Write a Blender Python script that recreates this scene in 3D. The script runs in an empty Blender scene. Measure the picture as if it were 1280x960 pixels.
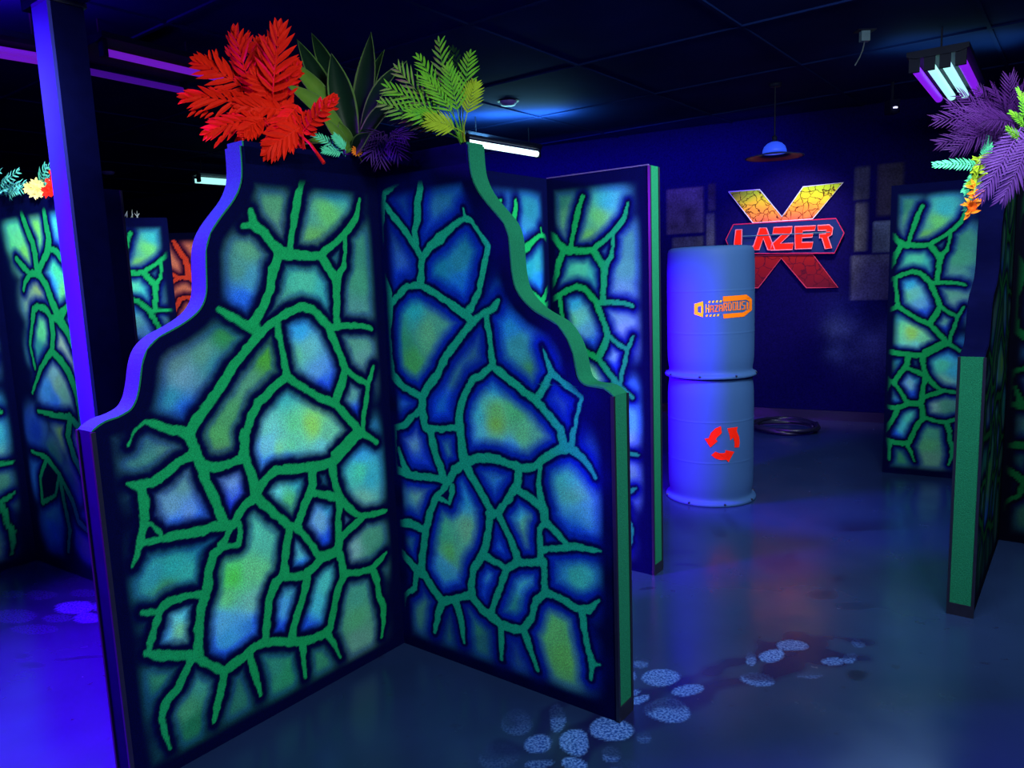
import bpy, math, random
import numpy as np
from mathutils import Vector, Matrix

S = bpy.context.scene
COL = S.collection
rnd = random.Random(7)
PI = math.pi

# ------------------------------------------------------------------ camera
FPX, PITCH, ROLL, CAMH = 931.97, 0.138981, -0.0374301, 1.56
_F = Vector((0, math.cos(PITCH), -math.sin(PITCH)))
_U0 = Vector((0, math.sin(PITCH), math.cos(PITCH)))
_R0 = Vector((1, 0, 0))
_R = math.cos(ROLL) * _R0 + math.sin(ROLL) * _U0
_U = -math.sin(ROLL) * _R0 + math.cos(ROLL) * _U0
EYE = Vector((0, 0, CAMH))
cd = bpy.data.cameras.new('camera')
cam = bpy.data.objects.new('camera', cd)
COL.objects.link(cam)
cd.sensor_width = 36.0
cd.lens = FPX / 1280 * 36.0
cd.clip_start = 0.02
M = Matrix((( _R.x, _U.x, -_F.x, 0), (_R.y, _U.y, -_F.y, 0), (_R.z, _U.z, -_F.z, CAMH), (0, 0, 0, 1)))
cam.matrix_world = M
S.camera = cam
S.view_settings.view_transform = 'Standard'
S.view_settings.look = 'None'
S.view_settings.gamma = 1
S.view_settings.exposure = 0
S.view_settings.use_curve_mapping = False
S.cycles.max_bounces = 6
S.cycles.use_denoising = True

def ray(x, y):
    return _F + (x - 640) / FPX * _R - (y - 480) / FPX * _U
def at(x, y, Y):                       # point at forward distance Y seen at pixel x, y
    d = ray(x, y)
    return EYE + d * (Y / d.y)
def atz(x, y, z):
    d = ray(x, y)
    return EYE + d * ((z - CAMH) / d.z)

# ------------------------------------------------------------------ colour helpers
def lin(c):
    c = c / 255.0
    return c / 12.92 if c <= 0.04045 else ((c + 0.055) / 1.055) ** 2.4
def rgb(r, g, b, k=1.0):
    return tuple(min(0.95, lin(v) * k) for v in (r, g, b))

def new_mat(name):
    m = bpy.data.materials.new(name)
    m.use_nodes = True
    nt = m.node_tree
    return m, nt, nt.nodes['Principled BSDF']
def mat(name, c, rough=0.6, var=0.25, scale=30, spec=0.3, metal=0.0, bump=0.0):
    m, nt, b = new_mat(name)
    N, Lk = nt.nodes, nt.links
    tc = N.new('ShaderNodeTexCoord')
    n = N.new('ShaderNodeTexNoise'); n.inputs['Scale'].default_value = scale; n.inputs['Detail'].default_value = 3
    Lk.new(tc.outputs['Object'], n.inputs['Vector'])
    mx = N.new('ShaderNodeMix'); mx.data_type = 'RGBA'
    mx.inputs[6].default_value = (*[v * (1 - var) for v in c], 1)
    mx.inputs[7].default_value = (*[min(1, v * (1 + var)) for v in c], 1)
    Lk.new(n.outputs['Fac'], mx.inputs[0]); Lk.new(mx.outputs[2], b.inputs['Base Color'])
    b.inputs['Roughness'].default_value = rough
    b.inputs['Specular IOR Level'].default_value = spec
    b.inputs['Metallic'].default_value = metal
    if bump:
        bp = N.new('ShaderNodeBump'); bp.inputs['Strength'].default_value = bump; bp.inputs['Distance'].default_value = 0.004
        Lk.new(n.outputs['Fac'], bp.inputs['Height']); Lk.new(bp.outputs['Normal'], b.inputs['Normal'])
    return m
def emat(name, c, s):
    m, nt, b = new_mat(name)
    b.inputs['Base Color'].default_value = (*c, 1)
    b.inputs['Emission Color'].default_value = (*c, 1)
    b.inputs['Emission Strength'].default_value = s
    return m
def attr_mat(name, rough=0.55, spec=0.25, grain=0.35, gscale=300):
    m, nt, b = new_mat(name)
    N, Lk = nt.nodes, nt.links
    a = N.new('ShaderNodeAttribute'); a.attribute_name = 'paint'
    tc = N.new('ShaderNodeTexCoord')
    n = N.new('ShaderNodeTexNoise'); n.inputs['Scale'].default_value = gscale; n.inputs['Detail'].default_value = 2
    Lk.new(tc.outputs['Object'], n.inputs['Vector'])
    mr = N.new('ShaderNodeMapRange'); mr.inputs[1].default_value = 0.3; mr.inputs[2].default_value = 0.7
    mr.inputs[3].default_value = 1 - grain; mr.inputs[4].default_value = 1 + grain
    Lk.new(n.outputs['Fac'], mr.inputs[0])
    n2 = N.new('ShaderNodeTexNoise'); n2.inputs['Scale'].default_value = 22; n2.inputs['Detail'].default_value = 4
    Lk.new(tc.outputs['Object'], n2.inputs['Vector'])
    mr2 = N.new('ShaderNodeMapRange'); mr2.inputs[1].default_value = 0.3; mr2.inputs[2].default_value = 0.7
    mr2.inputs[3].default_value = 0.93; mr2.inputs[4].default_value = 1.07
    Lk.new(n2.outputs['Fac'], mr2.inputs[0])
    mm = N.new('ShaderNodeMath'); mm.operation = 'MULTIPLY'
    Lk.new(mr.outputs[0], mm.inputs[0]); Lk.new(mr2.outputs[0], mm.inputs[1])
    v = N.new('ShaderNodeVectorMath'); v.operation = 'SCALE'
    Lk.new(a.outputs['Color'], v.inputs[0]); Lk.new(mm.outputs[0], v.inputs['Scale'])
    Lk.new(v.outputs[0], b.inputs['Base Color'])
    b.inputs['Roughness'].default_value = rough
    b.inputs['Specular IOR Level'].default_value = spec
    return m

# ------------------------------------------------------------------ object helpers
def props(o, label=None, cat=None, group=None, kind=None):
    if label: o['label'] = label
    if cat: o['category'] = cat
    if group: o['group'] = group
    if kind: o['kind'] = kind
    return o
def thing(name, label, cat, loc, group=None):
    o = bpy.data.objects.new(name, None)
    COL.objects.link(o)
    o.location = loc
    o.empty_display_size = 0.1
    return props(o, label, cat, group)
def org(o):
    v = Vector((0, 0, 0))
    while o is not None:
        v += o.location
        o = o.parent
    return v
class MB:
    def __init__(s): s.v = []; s.f = []
    def add(s, vs, fs):
        k = len(s.v)
        s.v += [tuple(v) for v in vs]
        s.f += [tuple(i + k for i in f) for f in fs]
        return s
    def box(s, c, ax, ay, az):         # centre and three half-axes
        c = Vector(c); ax = Vector(ax); ay = Vector(ay); az = Vector(az)
        vs = [c + i * ax + j * ay + k * az for k in (-1, 1) for j in (-1, 1) for i in (-1, 1)]
        return s.add(vs, [(0, 2, 3, 1), (4, 5, 7, 6), (0, 1, 5, 4), (2, 6, 7, 3), (0, 4, 6, 2), (1, 3, 7, 5)])
    def tube(s, pts, r, n=8, caps=True):
        pts = [Vector(p) for p in pts]
        rs = r if isinstance(r, (list, tuple)) else [r] * len(pts)
        vs, fs = [], []
        up = Vector((0.13, 0.21, 0.97))
        for i, p in enumerate(pts):
            t = (pts[min(i + 1, len(pts) - 1)] - pts[max(i - 1, 0)]).normalized()
            a = t.cross(up)
            if a.length < 0.05: a = t.cross(Vector((1, 0, 0)))
            a.normalize(); b = t.cross(a)
            for k in range(n):
                w = 2 * PI * k / n
                vs.append(p + rs[i] * (math.cos(w) * a + math.sin(w) * b))
        for i in range(len(pts) - 1):
            for k in range(n):
                fs.append((i * n + k, i * n + (k + 1) % n, (i + 1) * n + (k + 1) % n, (i + 1) * n + k))
        if caps:
            fs.append(tuple(reversed(range(n)))); fs.append(tuple((len(pts) - 1) * n + k for k in range(n)))
        return s.add(vs, fs)
    def lathe(s, prof, c, n=48, caps=True):
        vs, fs = [], []
        for r, z in prof:
            for k in range(n):
                w = 2 * PI * k / n
                vs.append((c[0] + r * math.cos(w), c[1] + r * math.sin(w), c[2] + z))
        for i in range(len(prof) - 1):
            for k in range(n):
                fs.append((i * n + k, i * n + (k + 1) % n, (i + 1) * n + (k + 1) % n, (i + 1) * n + k))
        if caps:
            fs.append(tuple(reversed(range(n)))); fs.append(tuple((len(prof) - 1) * n + k for k in range(n)))
        return s.add(vs, fs)
    def prism(s, poly, off):           # closed plate: polygon and its copy moved by off
        n = len(poly); off = Vector(off)
        a = [Vector(p) for p in poly]; b = [p + off for p in a]
        return s.add(a + b, [tuple(range(n)), tuple(reversed(range(n, 2 * n)))] + [(i, n + i, n + (i + 1) % n, (i + 1) % n) for i in range(n)])
    def build(s, name, m, parent=None, smooth=False, label=None, paint=None):
        me = bpy.data.meshes.new(name)
        o0 = org(parent)
        me.from_pydata([(x - o0.x, y - o0.y, z - o0.z) for x, y, z in s.v], [], s.f)
        if isinstance(m, (list, tuple)):
            for q in m: me.materials.append(q)
        else:
            me.materials.append(m)
        if smooth: me.polygons.foreach_set('use_smooth', [True] * len(me.polygons))
        if paint is not None:
            at_ = me.color_attributes.new('paint', 'FLOAT_COLOR', 'POINT')
            at_.data.foreach_set('color', np.asarray(paint, dtype=np.float32).ravel())
        me.update()
        o = bpy.data.objects.new(name, me)
        COL.objects.link(o)
        if parent is not None: o.parent = parent
        if label: o['label'] = label
        return o
def smoothstep(a, b, x):
    t = np.clip((x - a) / (b - a), 0, 1)
    return t * t * (3 - 2 * t)
def fix_normals(o):
    import bmesh
    bm = bmesh.new(); bm.from_mesh(o.data)
    bmesh.ops.recalc_face_normals(bm, faces=bm.faces)
    bm.to_mesh(o.data); bm.free()
    return o

# ------------------------------------------------------------------ murals (paint worked out per vertex from the stencil lines)
# each stencil: lines of (u, v, width) in mm, then colour dabs (u, v, r, g, b)
STENCIL = {
'L': ([[(359,1951,25),(384,1890,33),(405,1818,33),(426,1746,25),(436,1686,25)],
[(586,1827,16),(580,1785,37),(549,1760,34),(512,1721,37),(474,1684,46),(425,1679,36),(352,1675,34),(303,1677,32),(248,1712,26),(188,1754,27),(134,1804,32),(111,1837,25),(96,1895,10)],
[(619,1775,18),(580,1783,24)],
[(303,1677,36),(271,1631,36),(238,1593,42)],
[(180,1754,23),(185,1688,20),(199,1630,22),(235,1589,41),(243,1497,29),(248,1440,29),(247,1408,36)],
[(489,1674,34),(514,1628,37),(535,1558,32),(575,1489,33),(613,1443,34),(590,1406,36)],
[(740,1498,16),(688,1467,26),(640,1436,29),(590,1406,34)],
[(590,1406,32),(532,1440,30),(473,1472,29),(406,1490,29),(355,1478,32),(312,1431,36),(275,1403,28),(201,1407,26),(117,1398,21),(74,1384,14)],
[(590,1406,32),(647,1355,32),(710,1299,34),(760,1237,36),(814,1183,33),(860,1135,35),(880,1100,40)],
[(1021,1168,12),(976,1144,25),(924,1119,30),(880,1100,36),(872,1048,31)],
[(518,1439,33),(508,1366,25),(500,1305,25),(495,1241,34)],
[(495,1241,31),(539,1219,31),(584,1183,34),(620,1164,34),(650,1122,32),(675,1067,32),(696,994,32)],
[(495,1241,30),(426,1191,28),(354,1143,28),(285,1113,32),(240,1059,32),(202,1012,35),(178,981,41),(259,935,37),(303,911,34)],
[(298,1418,33),(264,1344,31),(237,1283,31),(225,1236,37),(246,1179,36),(285,1113,39)],
[(225,1236,30),(169,1196,22),(111,1161,21),(78,1232,14)],
[(111,1161,25),(129,1089,25),(150,1010,21),(160,973,25)],
[(178,981,27),(137,952,22),(86,915,17)],
[(1021,1168,11),(1060,1139,6),(1079,1101,5)],
[(869,1052,33),(854,990,34),(793,970,29),(733,976,30),(690,980,31)],
[(689,1072,29),(686,1021,27),(690,979,32),(671,918,32),(665,865,40),(661,833,43)],
[(873,1047,37),(883,1028,32),(930,1019,27),(973,988,31),(1020,971,32),(1064,974,31),(1095,986,13)],
[(1054,968,28),(1051,917,28),(1054,861,27),(1072,798,27),(1093,748,16),(1107,724,7)],
[(1056,844,18),(1036,842,12),(1010,800,17),(1009,786,22)],
[(1073,789,23),(1012,784,28),(943,776,31),(883,770,32),(826,771,34),(774,763,34),(752,760,35)],
[(854,990,35),(841,933,33),(816,867,33),(803,808,34),(787,770,31)],
[(661,833,45),(709,813,31),(739,784,31),(755,756,28)],
[(772,746,20),(788,717,20),(807,698,31)],
[(735,755,19),(734,719,19),(746,682,20),(801,690,26),(841,678,31),(862,623,29),(872,564,35),(902,514,34),(916,445,33),(923,373,34),(920,341,28)],
[(661,833,37),(620,783,32),(573,731,30),(532,688,32),(494,674,31)],
[(664,840,38),(617,886,35),(571,908,35),(497,897,39),(419,886,35),(354,879,37),(302,888,41),(237,931,36),(171,968,37)],
[(412,878,36),(417,818,40),(445,770,37),(474,723,33),(501,679,43)],
[(320,875,40),(317,821,33),(297,743,34),(258,685,29),(199,633,28),(125,619,24),(57,616,16)],
[(420,788,29),(380,770,32),(298,737,33),(298,696,35),(309,649,24),(312,578,34)],
[(191,623,35),(258,591,28),(309,570,40),(325,525,46),(385,523,40),(418,537,29),(446,591,24),(488,652,23),(514,678,28)],
[(532,683,35),(553,625,31),(566,561,31),(571,516,39),(610,496,36),(645,442,31),(659,367,30),(673,298,33)],
[(402,524,41),(446,494,37),(488,480,34),(567,501,31)],
[(472,477,37),(494,413,31),(523,354,31),(552,296,30),(565,248,36)],
[(317,515,29),(302,445,34),(310,403,34),(340,356,30),(363,291,33),(386,228,38),(430,214,38)],
[(299,421,31),(219,401,24),(153,394,30),(103,415,27),(72,436,12)],
[(148,384,31),(130,324,32),(126,261,25),(108,208,33),(109,145,24),(126,82,13)],
[(1093,570,15),(1047,552,24),(1005,572,28),(952,570,26),(898,556,28)],
[(1038,555,22),(1058,504,22),(1077,464,24),(1088,434,17)],
[(1094,434,21),(1040,401,30),(972,373,34),(937,352,27),(892,303,25),(844,259,30),(817,262,38),(761,277,36),(717,294,33),(674,292,34),(602,261,28),(511,225,33),(430,214,36),(392,215,26)],
[(949,358,30),(978,312,30),(1006,275,28),(1051,242,30),(1071,197,21),(1063,132,15),(1052,83,6)],
[(842,254,30),(858,191,26),(883,138,26),(897,94,11)],
[(740,280,26),(732,210,26),(717,149,23),(713,107,11)],
[(518,225,34),(518,154,22),(516,82,9)],
[(404,217,28),(375,157,23),(346,85,12)]],
[(485,1941,45,95,80),(472,1861,75,120,85),(472,1786,85,120,95),(222,1918,55,140,140),(253,1836,95,155,85),(323,1748,95,140,75),(340,1808,75,130,110),(241,1668,40,90,75),(111,1675,55,110,90),(119,1584,62,122,92),(155,1454,75,118,110),(608,1697,80,125,95),(653,1629,70,115,105),(611,1595,65,120,140),(644,1527,35,85,185),(390,1590,75,155,125),(444,1627,60,140,120),(302,1550,60,145,140),(500,1485,80,140,110),(421,1408,50,135,185),(398,1331,100,155,150),(437,1311,95,160,120),(353,1238,90,130,170),(326,1190,40,80,220),(158,1322,85,130,110),(129,1252,95,130,120),(200,1133,90,135,120),(178,1049,25,65,200),(731,1408,45,110,60),(809,1349,85,125,105),(883,1292,105,130,140),(901,1337,90,115,110),(929,1223,50,120,135),(883,1183,30,80,165),(777,1312,50,110,120),(577,1325,70,130,45),(659,1240,80,125,95),(733,1135,75,130,80),(778,1052,85,130,80),(502,1158,70,160,150),(482,1068,105,180,120),(394,1040,145,200,80),(335,1003,110,170,130),(595,1064,115,180,160),(602,998,115,165,215),(547,981,130,190,120),(1023,1095,55,95,100),(961,1077,70,110,110),(160,895,55,145,165),(1018,1044,65,115,100),(960,1065,80,115,90),(778,1058,78,150,75),(781,1028,85,120,80),(504,985,110,185,130),(597,946,80,145,235),(363,956,110,175,170),(523,943,70,140,220),(926,942,95,130,125),(967,883,105,135,150),(912,844,105,130,170),(950,820,60,115,215),(877,828,60,110,210),(754,906,110,130,165),(744,867,75,100,225),(762,821,45,70,235),(523,777,85,165,100),(588,814,110,195,180),(464,829,65,160,160),(339,820,40,90,80),(168,888,65,145,200),(184,819,80,180,140),(131,777,60,150,160),(176,693,115,160,135),(344,708,60,150,175),(397,674,115,150,195),(372,575,35,85,230),(269,620,65,95,100),(238,504,125,150,140),(162,525,75,130,100),(129,462,60,115,90),(495,572,90,165,160),(497,525,45,115,205),(555,435,70,140,150),(575,388,75,140,190),(605,311,35,80,215),(388,402,75,165,150),(435,348,70,160,165),(499,274,35,85,210),(676,715,90,175,140),(624,660,85,160,130),(774,567,85,195,70),(691,564,105,175,110),(800,500,105,180,105),(714,468,115,165,140),(839,439,90,150,190),(821,355,65,140,245),(724,366,55,115,225),(839,311,40,90,200),(888,717,35,115,125),(988,678,45,145,130),(1046,675,50,130,130),(1007,614,60,125,75),(932,647,55,150,130),(980,471,125,185,120),(952,509,95,190,190),(1033,469,80,150,180),(1059,331,50,118,80),(1069,293,35,100,75),(923,248,60,130,105),(979,187,65,130,85),(973,127,30,100,65),(798,181,40,95,80),(632,185,45,115,95),(597,148,40,120,80),(437,133,50,115,85),(246,306,70,135,110),(253,218,80,140,95),(243,115,95,130,110)]),
'R': ([[(122,1952,10),(42,1920,26),(30,1880,28),(20,1798,16),(6,1703,12),(10,1606,16),(32,1533,28),(39,1478,39)],
[(31,1886,20),(86,1828,29),(140,1772,29),(186,1716,29),(227,1659,32)],
[(240,1957,16),(241,1917,29),(221,1863,32),(217,1806,32),(197,1762,29),(202,1716,32)],
[(230,1656,30),(273,1694,34),(330,1725,45),(370,1750,35),(424,1779,26),(457,1790,24),(489,1777,17),(562,1684,19),(536,1599,25),(511,1523,25),(471,1463,26),(440,1440,27)],
[(453,1826,7),(457,1788,20)],
[(230,1656,35),(223,1610,32),(214,1555,39)],
[(39,1478,34),(86,1514,30),(139,1548,27),(214,1552,29),(284,1522,28),(360,1481,30),(433,1440,33),(475,1410,29),(528,1440,25),(579,1462,26),(601,1489,13)],
[(475,1407,32),(413,1355,33),(339,1284,35),(278,1199,36),(225,1148,36),(192,1106,40),(186,1060,41),(195,999,38),(205,981,37)],
[(-5,1482,13),(39,1472,35),(18,1374,28),(13,1274,32),(23,1187,42),(90,1140,32),(165,1114,30),(197,1104,32)],
[(541,1429,31),(552,1357,23),(558,1291,29),(560,1249,29),(508,1210,23),(463,1191,30),(422,1136,30),(396,1088,32),(375,997,33)],
[(560,1246,28),(635,1199,28),(701,1159,29),(753,1130,35),(791,1095,28),(834,1055,28),(854,1030,25)],
[(753,1130,31),(788,1180,23),(821,1227,25)],
[(787,1324,6),(810,1267,18),(824,1230,24),(883,1196,21),(947,1153,17),(936,1127,14),(922,1084,14),(914,1030,13)],
[(13,964,25),(86,983,28),(132,1025,26),(185,1050,27)],
[(197,981,27),(279,982,24),(375,997,26)],
[(223,977,40),(243,885,37),(274,815,37),(294,771,40)],
[(389,1005,33),(387,966,37),(391,902,41),(402,854,48)],
[(16,958,27),(9,831,24),(11,782,36),(115,768,32),(208,776,30),(290,773,33)],
[(38,876,20),(62,809,32),(97,772,34)],
[(402,854,36),(344,824,35),(311,773,35),(273,730,23),(229,687,30),(197,620,33),(170,546,38),(148,457,36),(133,383,40),(131,351,42)],
[(327,756,24),(325,722,23),(309,682,16),(274,690,18),(242,696,21)],
[(402,851,47),(443,798,34),(481,745,34),(519,693,37),(534,673,37)],
[(402,858,33),(473,888,35),(553,895,36),(614,883,32),(674,872,33),(733,882,28),(785,922,28),(849,959,30),(890,975,34),(943,941,24),(981,899,13),(993,878,7)],
[(854,1035,31),(864,990,31),(871,967,34)],
[(908,1035,18),(897,976,26)],
[(667,871,35),(656,808,34),(632,774,34),(591,723,29),(558,682,27),(509,669,28)],
[(648,788,31),(700,771,31),(750,742,31),(774,730,31)],
[(762,889,22),(753,822,23),(764,750,33),(776,685,37),(825,651,26),(865,616,20)],
[(765,576,24),(837,598,23),(907,618,26),(973,619,19),(1006,619,10)],
[(776,685,24),(749,649,22),(750,575,26),(748,527,29)],
[(518,670,34),(506,606,28),(489,537,33),(467,493,34),(422,430,33),(406,359,33),(407,318,35)],
[(555,679,33),(594,622,26),(629,552,30),(651,508,36)],
[(476,498,33),(540,482,30),(587,465,28),(643,503,29),(704,516,30),(760,527,29)],
[(587,465,31),(559,394,25),(523,319,26),(501,262,29)],
[(763,530,32),(764,478,27),(766,416,35),(830,406,31),(900,385,32),(954,393,31),(995,433,11)],
[(1,545,31),(80,558,36),(169,543,37)],
[(1,431,20),(57,389,35),(112,350,44),(149,343,42),(192,296,40),(241,248,38),(318,283,31),(398,316,33),(455,268,38),(520,244,39),(551,229,36),(615,229,35),(662,241,31),(702,298,29),(720,366,28),(766,413,26)],
[(101,340,33),(87,272,22),(25,228,22),(4,148,19),(-6,101,10)],
[(240,243,34),(213,186,30),(188,100,17)],
[(314,275,42),(340,205,34),(351,102,18)],
[(548,224,26),(547,150,23),(547,82,13)],
[(662,237,37),(689,164,27),(720,94,13)],
[(920,384,34),(932,320,26),(944,249,23),(962,186,31),(954,128,13)],
[(962,186,17),(992,195,12)]],
[(150,1886,25,65,105),(342,1907,30,90,110),(322,1843,40,95,130),(278,1768,35,80,180),(95,1734,45,80,105),(97,1651,50,85,150),(91,1580,20,60,195),(463,1700,30,105,120),(414,1626,40,115,130),(322,1607,28,110,130),(424,1547,25,95,190),(166,1459,45,150,145),(249,1364,100,155,105),(322,1388,80,140,110),(88,1338,55,130,90),(149,1242,75,145,75),(645,1413,35,115,180),(681,1316,55,125,125),(744,1221,65,125,75),(484,1300,45,85,110),(371,1180,60,110,105),(293,1068,25,85,225),(58,1076,60,125,190),(563,1168,50,140,165),(565,1066,110,180,85),(657,1084,85,160,95),(485,1059,70,160,160),(856,1142,30,65,110),(560,1027,130,190,65),(462,986,85,160,180),(680,995,100,165,105),(752,990,90,150,120),(632,929,65,130,190),(442,920,50,110,210),(288,1020,25,80,230),(127,913,105,135,170),(149,841,40,75,235),(296,891,60,115,125),(49,653,95,150,140),(138,694,115,155,130),(84,616,60,110,140),(550,831,60,130,150),(564,795,40,100,170),(716,823,25,50,110),(887,876,65,160,135),(912,797,85,160,125),(937,754,70,140,150),(902,689,35,95,225),(659,709,70,170,185),(702,666,105,175,115),(693,614,85,140,110),(556,589,30,80,150),(559,538,40,100,215),(788,626,12,40,120),(903,508,60,155,130),(848,509,45,120,150),(380,717,50,140,175),(265,549,75,160,110),(406,588,120,180,115),(295,472,100,165,85),(364,459,95,160,120),(252,366,65,140,200),(312,323,55,130,235),(504,421,60,130,190),(483,336,35,90,210),(677,421,75,165,190),(619,329,50,130,110),(73,464,65,130,105),(119,192,70,122,105),(265,157,40,88,80),(425,185,50,115,85),(465,141,40,90,95),(619,150,35,65,110),(797,271,100,175,85),(837,181,100,160,75)]),
'A': ([[(353,2008,36),(389,1933,46),(438,1851,47),(449,1784,50),(447,1695,61)],
[(601,2001,31),(609,1930,42),(617,1853,52),(589,1797,48),(520,1742,42),(452,1692,54)],
[(599,1816,29),(681,1792,36),(723,1752,34),(768,1725,24),(851,1703,19)],
[(230,1775,28),(304,1724,35),(366,1688,35),(452,1692,43),(531,1623,47),(565,1544,56),(604,1484,59),(622,1448,76)],
[(366,1688,34),(297,1643,30),(271,1603,20)],
[(892,1557,18),(785,1530,22),(705,1496,31),(622,1448,74),(686,1386,50),(736,1321,54),(779,1230,43),(840,1167,31)],
[(329,1438,41),(357,1493,43),(405,1513,29),(486,1498,42),(542,1451,38),(620,1438,34)],
[(541,1445,55),(538,1358,48),(506,1274,39),(430,1227,36),(343,1162,29),(220,1030,18)],
[(505,1270,40),(593,1218,46),(659,1160,52),(696,1095,57),(730,1017,52)],
[(329,1438,31),(262,1299,23),(288,1174,24)],
[(728,1017,63),(737,958,63),(735,855,64),(795,735,53)],
[(261,926,21),(453,915,30),(615,915,39),(722,854,48)],
[(615,915,49),(566,806,47),(608,692,46),(696,584,46),(718,446,38)],
[(119,679,20),(292,659,34),(417,575,35),(527,443,38),(569,328,36),(693,275,28)],
[(292,659,30),(184,535,27),(170,382,34),(335,442,18),(417,575,28)],
[(417,575,35),(429,430,36),(460,262,34),(405,127,26)]],
[(286,1873,95,195,110),(265,1954,90,190,125),(322,1791,110,170,80),(489,1939,110,175,80),(517,1833,95,175,90),(716,1935,60,155,140),(730,1834,60,115,225),(879,1825,70,150,160),(683,1696,70,195,120),(707,1580,95,175,100),(595,1609,50,130,215),(431,1613,135,145,90),(357,1547,110,125,110),(400,1384,90,175,110),(357,1273,45,115,115),(608,1279,150,155,130),(685,1161,170,165,150),(748,1425,110,155,155),(822,1361,90,160,150),(506,1141,120,150,150),(400,1053,60,115,175),(565,1048,110,150,120),(524,1107,120,145,120),(474,1000,50,100,185),(528,838,120,145,60),(655,697,110,135,130),(367,667,40,85,80),(181,522,40,90,145),(284,334,50,105,120),(258,229,30,80,145),(206,812,20,45,125),(526,540,30,75,90),(641,242,40,90,90)]),
}
def vnoise(u, v, f, seed):
    r = np.random.RandomState(seed)
    T = r.rand(64, 64)
    x = u * f; y = v * f
    i = np.floor(x).astype(int); j = np.floor(y).astype(int)
    a = x - i; b = y - j
    a = a * a * (3 - 2 * a); b = b * b * (3 - 2 * b)
    g = lambda p, q: T[p % 64, q % 64]
    return (g(i, j) * (1 - a) + g(i + 1, j) * a) * (1 - b) + (g(i, j + 1) * (1 - a) + g(i + 1, j + 1) * a) * b
def grout_dist(net, u, v):
    d = np.full(u.shape, 9.0)
    for pl in net:
        for (x0, y0, w0), (x1, y1, w1) in zip(pl[:-1], pl[1:]):
            x0, y0, w0, x1, y1, w1 = [q / 1000 for q in (x0, y0, w0, x1, y1, w1)]
            dx, dy = x1 - x0, y1 - y0
            t = np.clip(((u - x0) * dx + (v - y0) * dy) / (dx * dx + dy * dy + 1e-9), 0, 1)
            q = np.hypot(u - x0 - t * dx, v - y0 - t * dy) - (w0 + t * (w1 - w0)) / 2
            np.minimum(d, q, out=d)
    return d
_cells = {}
def cells(key):
    """label the closed cells between the stencil lines on an 8 mm grid"""
    if key in _cells: return _cells[key]
    net = STENCIL[key][0]
    st = 0.008
    nu, nv = 176, 270
    U_, V_ = np.meshgrid((np.arange(nu) - 12) * st, np.arange(nv) * st, indexing='ij')
    D = grout_dist(net, U_, V_)
    free = D > 0.001
    lab = np.zeros((nu, nv), int)
    k = 0; dmax = [0.0]
    for a in range(nu):
        for b in range(nv):
            if free[a, b] and not lab[a, b]:
                k += 1; lab[a, b] = k; stack = [(a, b)]; mx = 0
                while stack:
                    i, j = stack.pop()
                    if D[i, j] > mx: mx = D[i, j]
                    for p, q in ((i + 1, j), (i - 1, j), (i, j + 1), (i, j - 1)):
                        if 0 <= p < nu and 0 <= q < nv and free[p, q] and not lab[p, q]:
                            lab[p, q] = k; stack.append((p, q))
                dmax.append(mx)
    for _ in range(4):
        for ax, sh in ((0, 1), (0, -1), (1, 1), (1, -1)):
            r = np.roll(lab, sh, ax)
            lab = np.where(lab == 0, r, lab)
    _cells[key] = (lab, np.array(dmax), st)
    return _cells[key]
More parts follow.
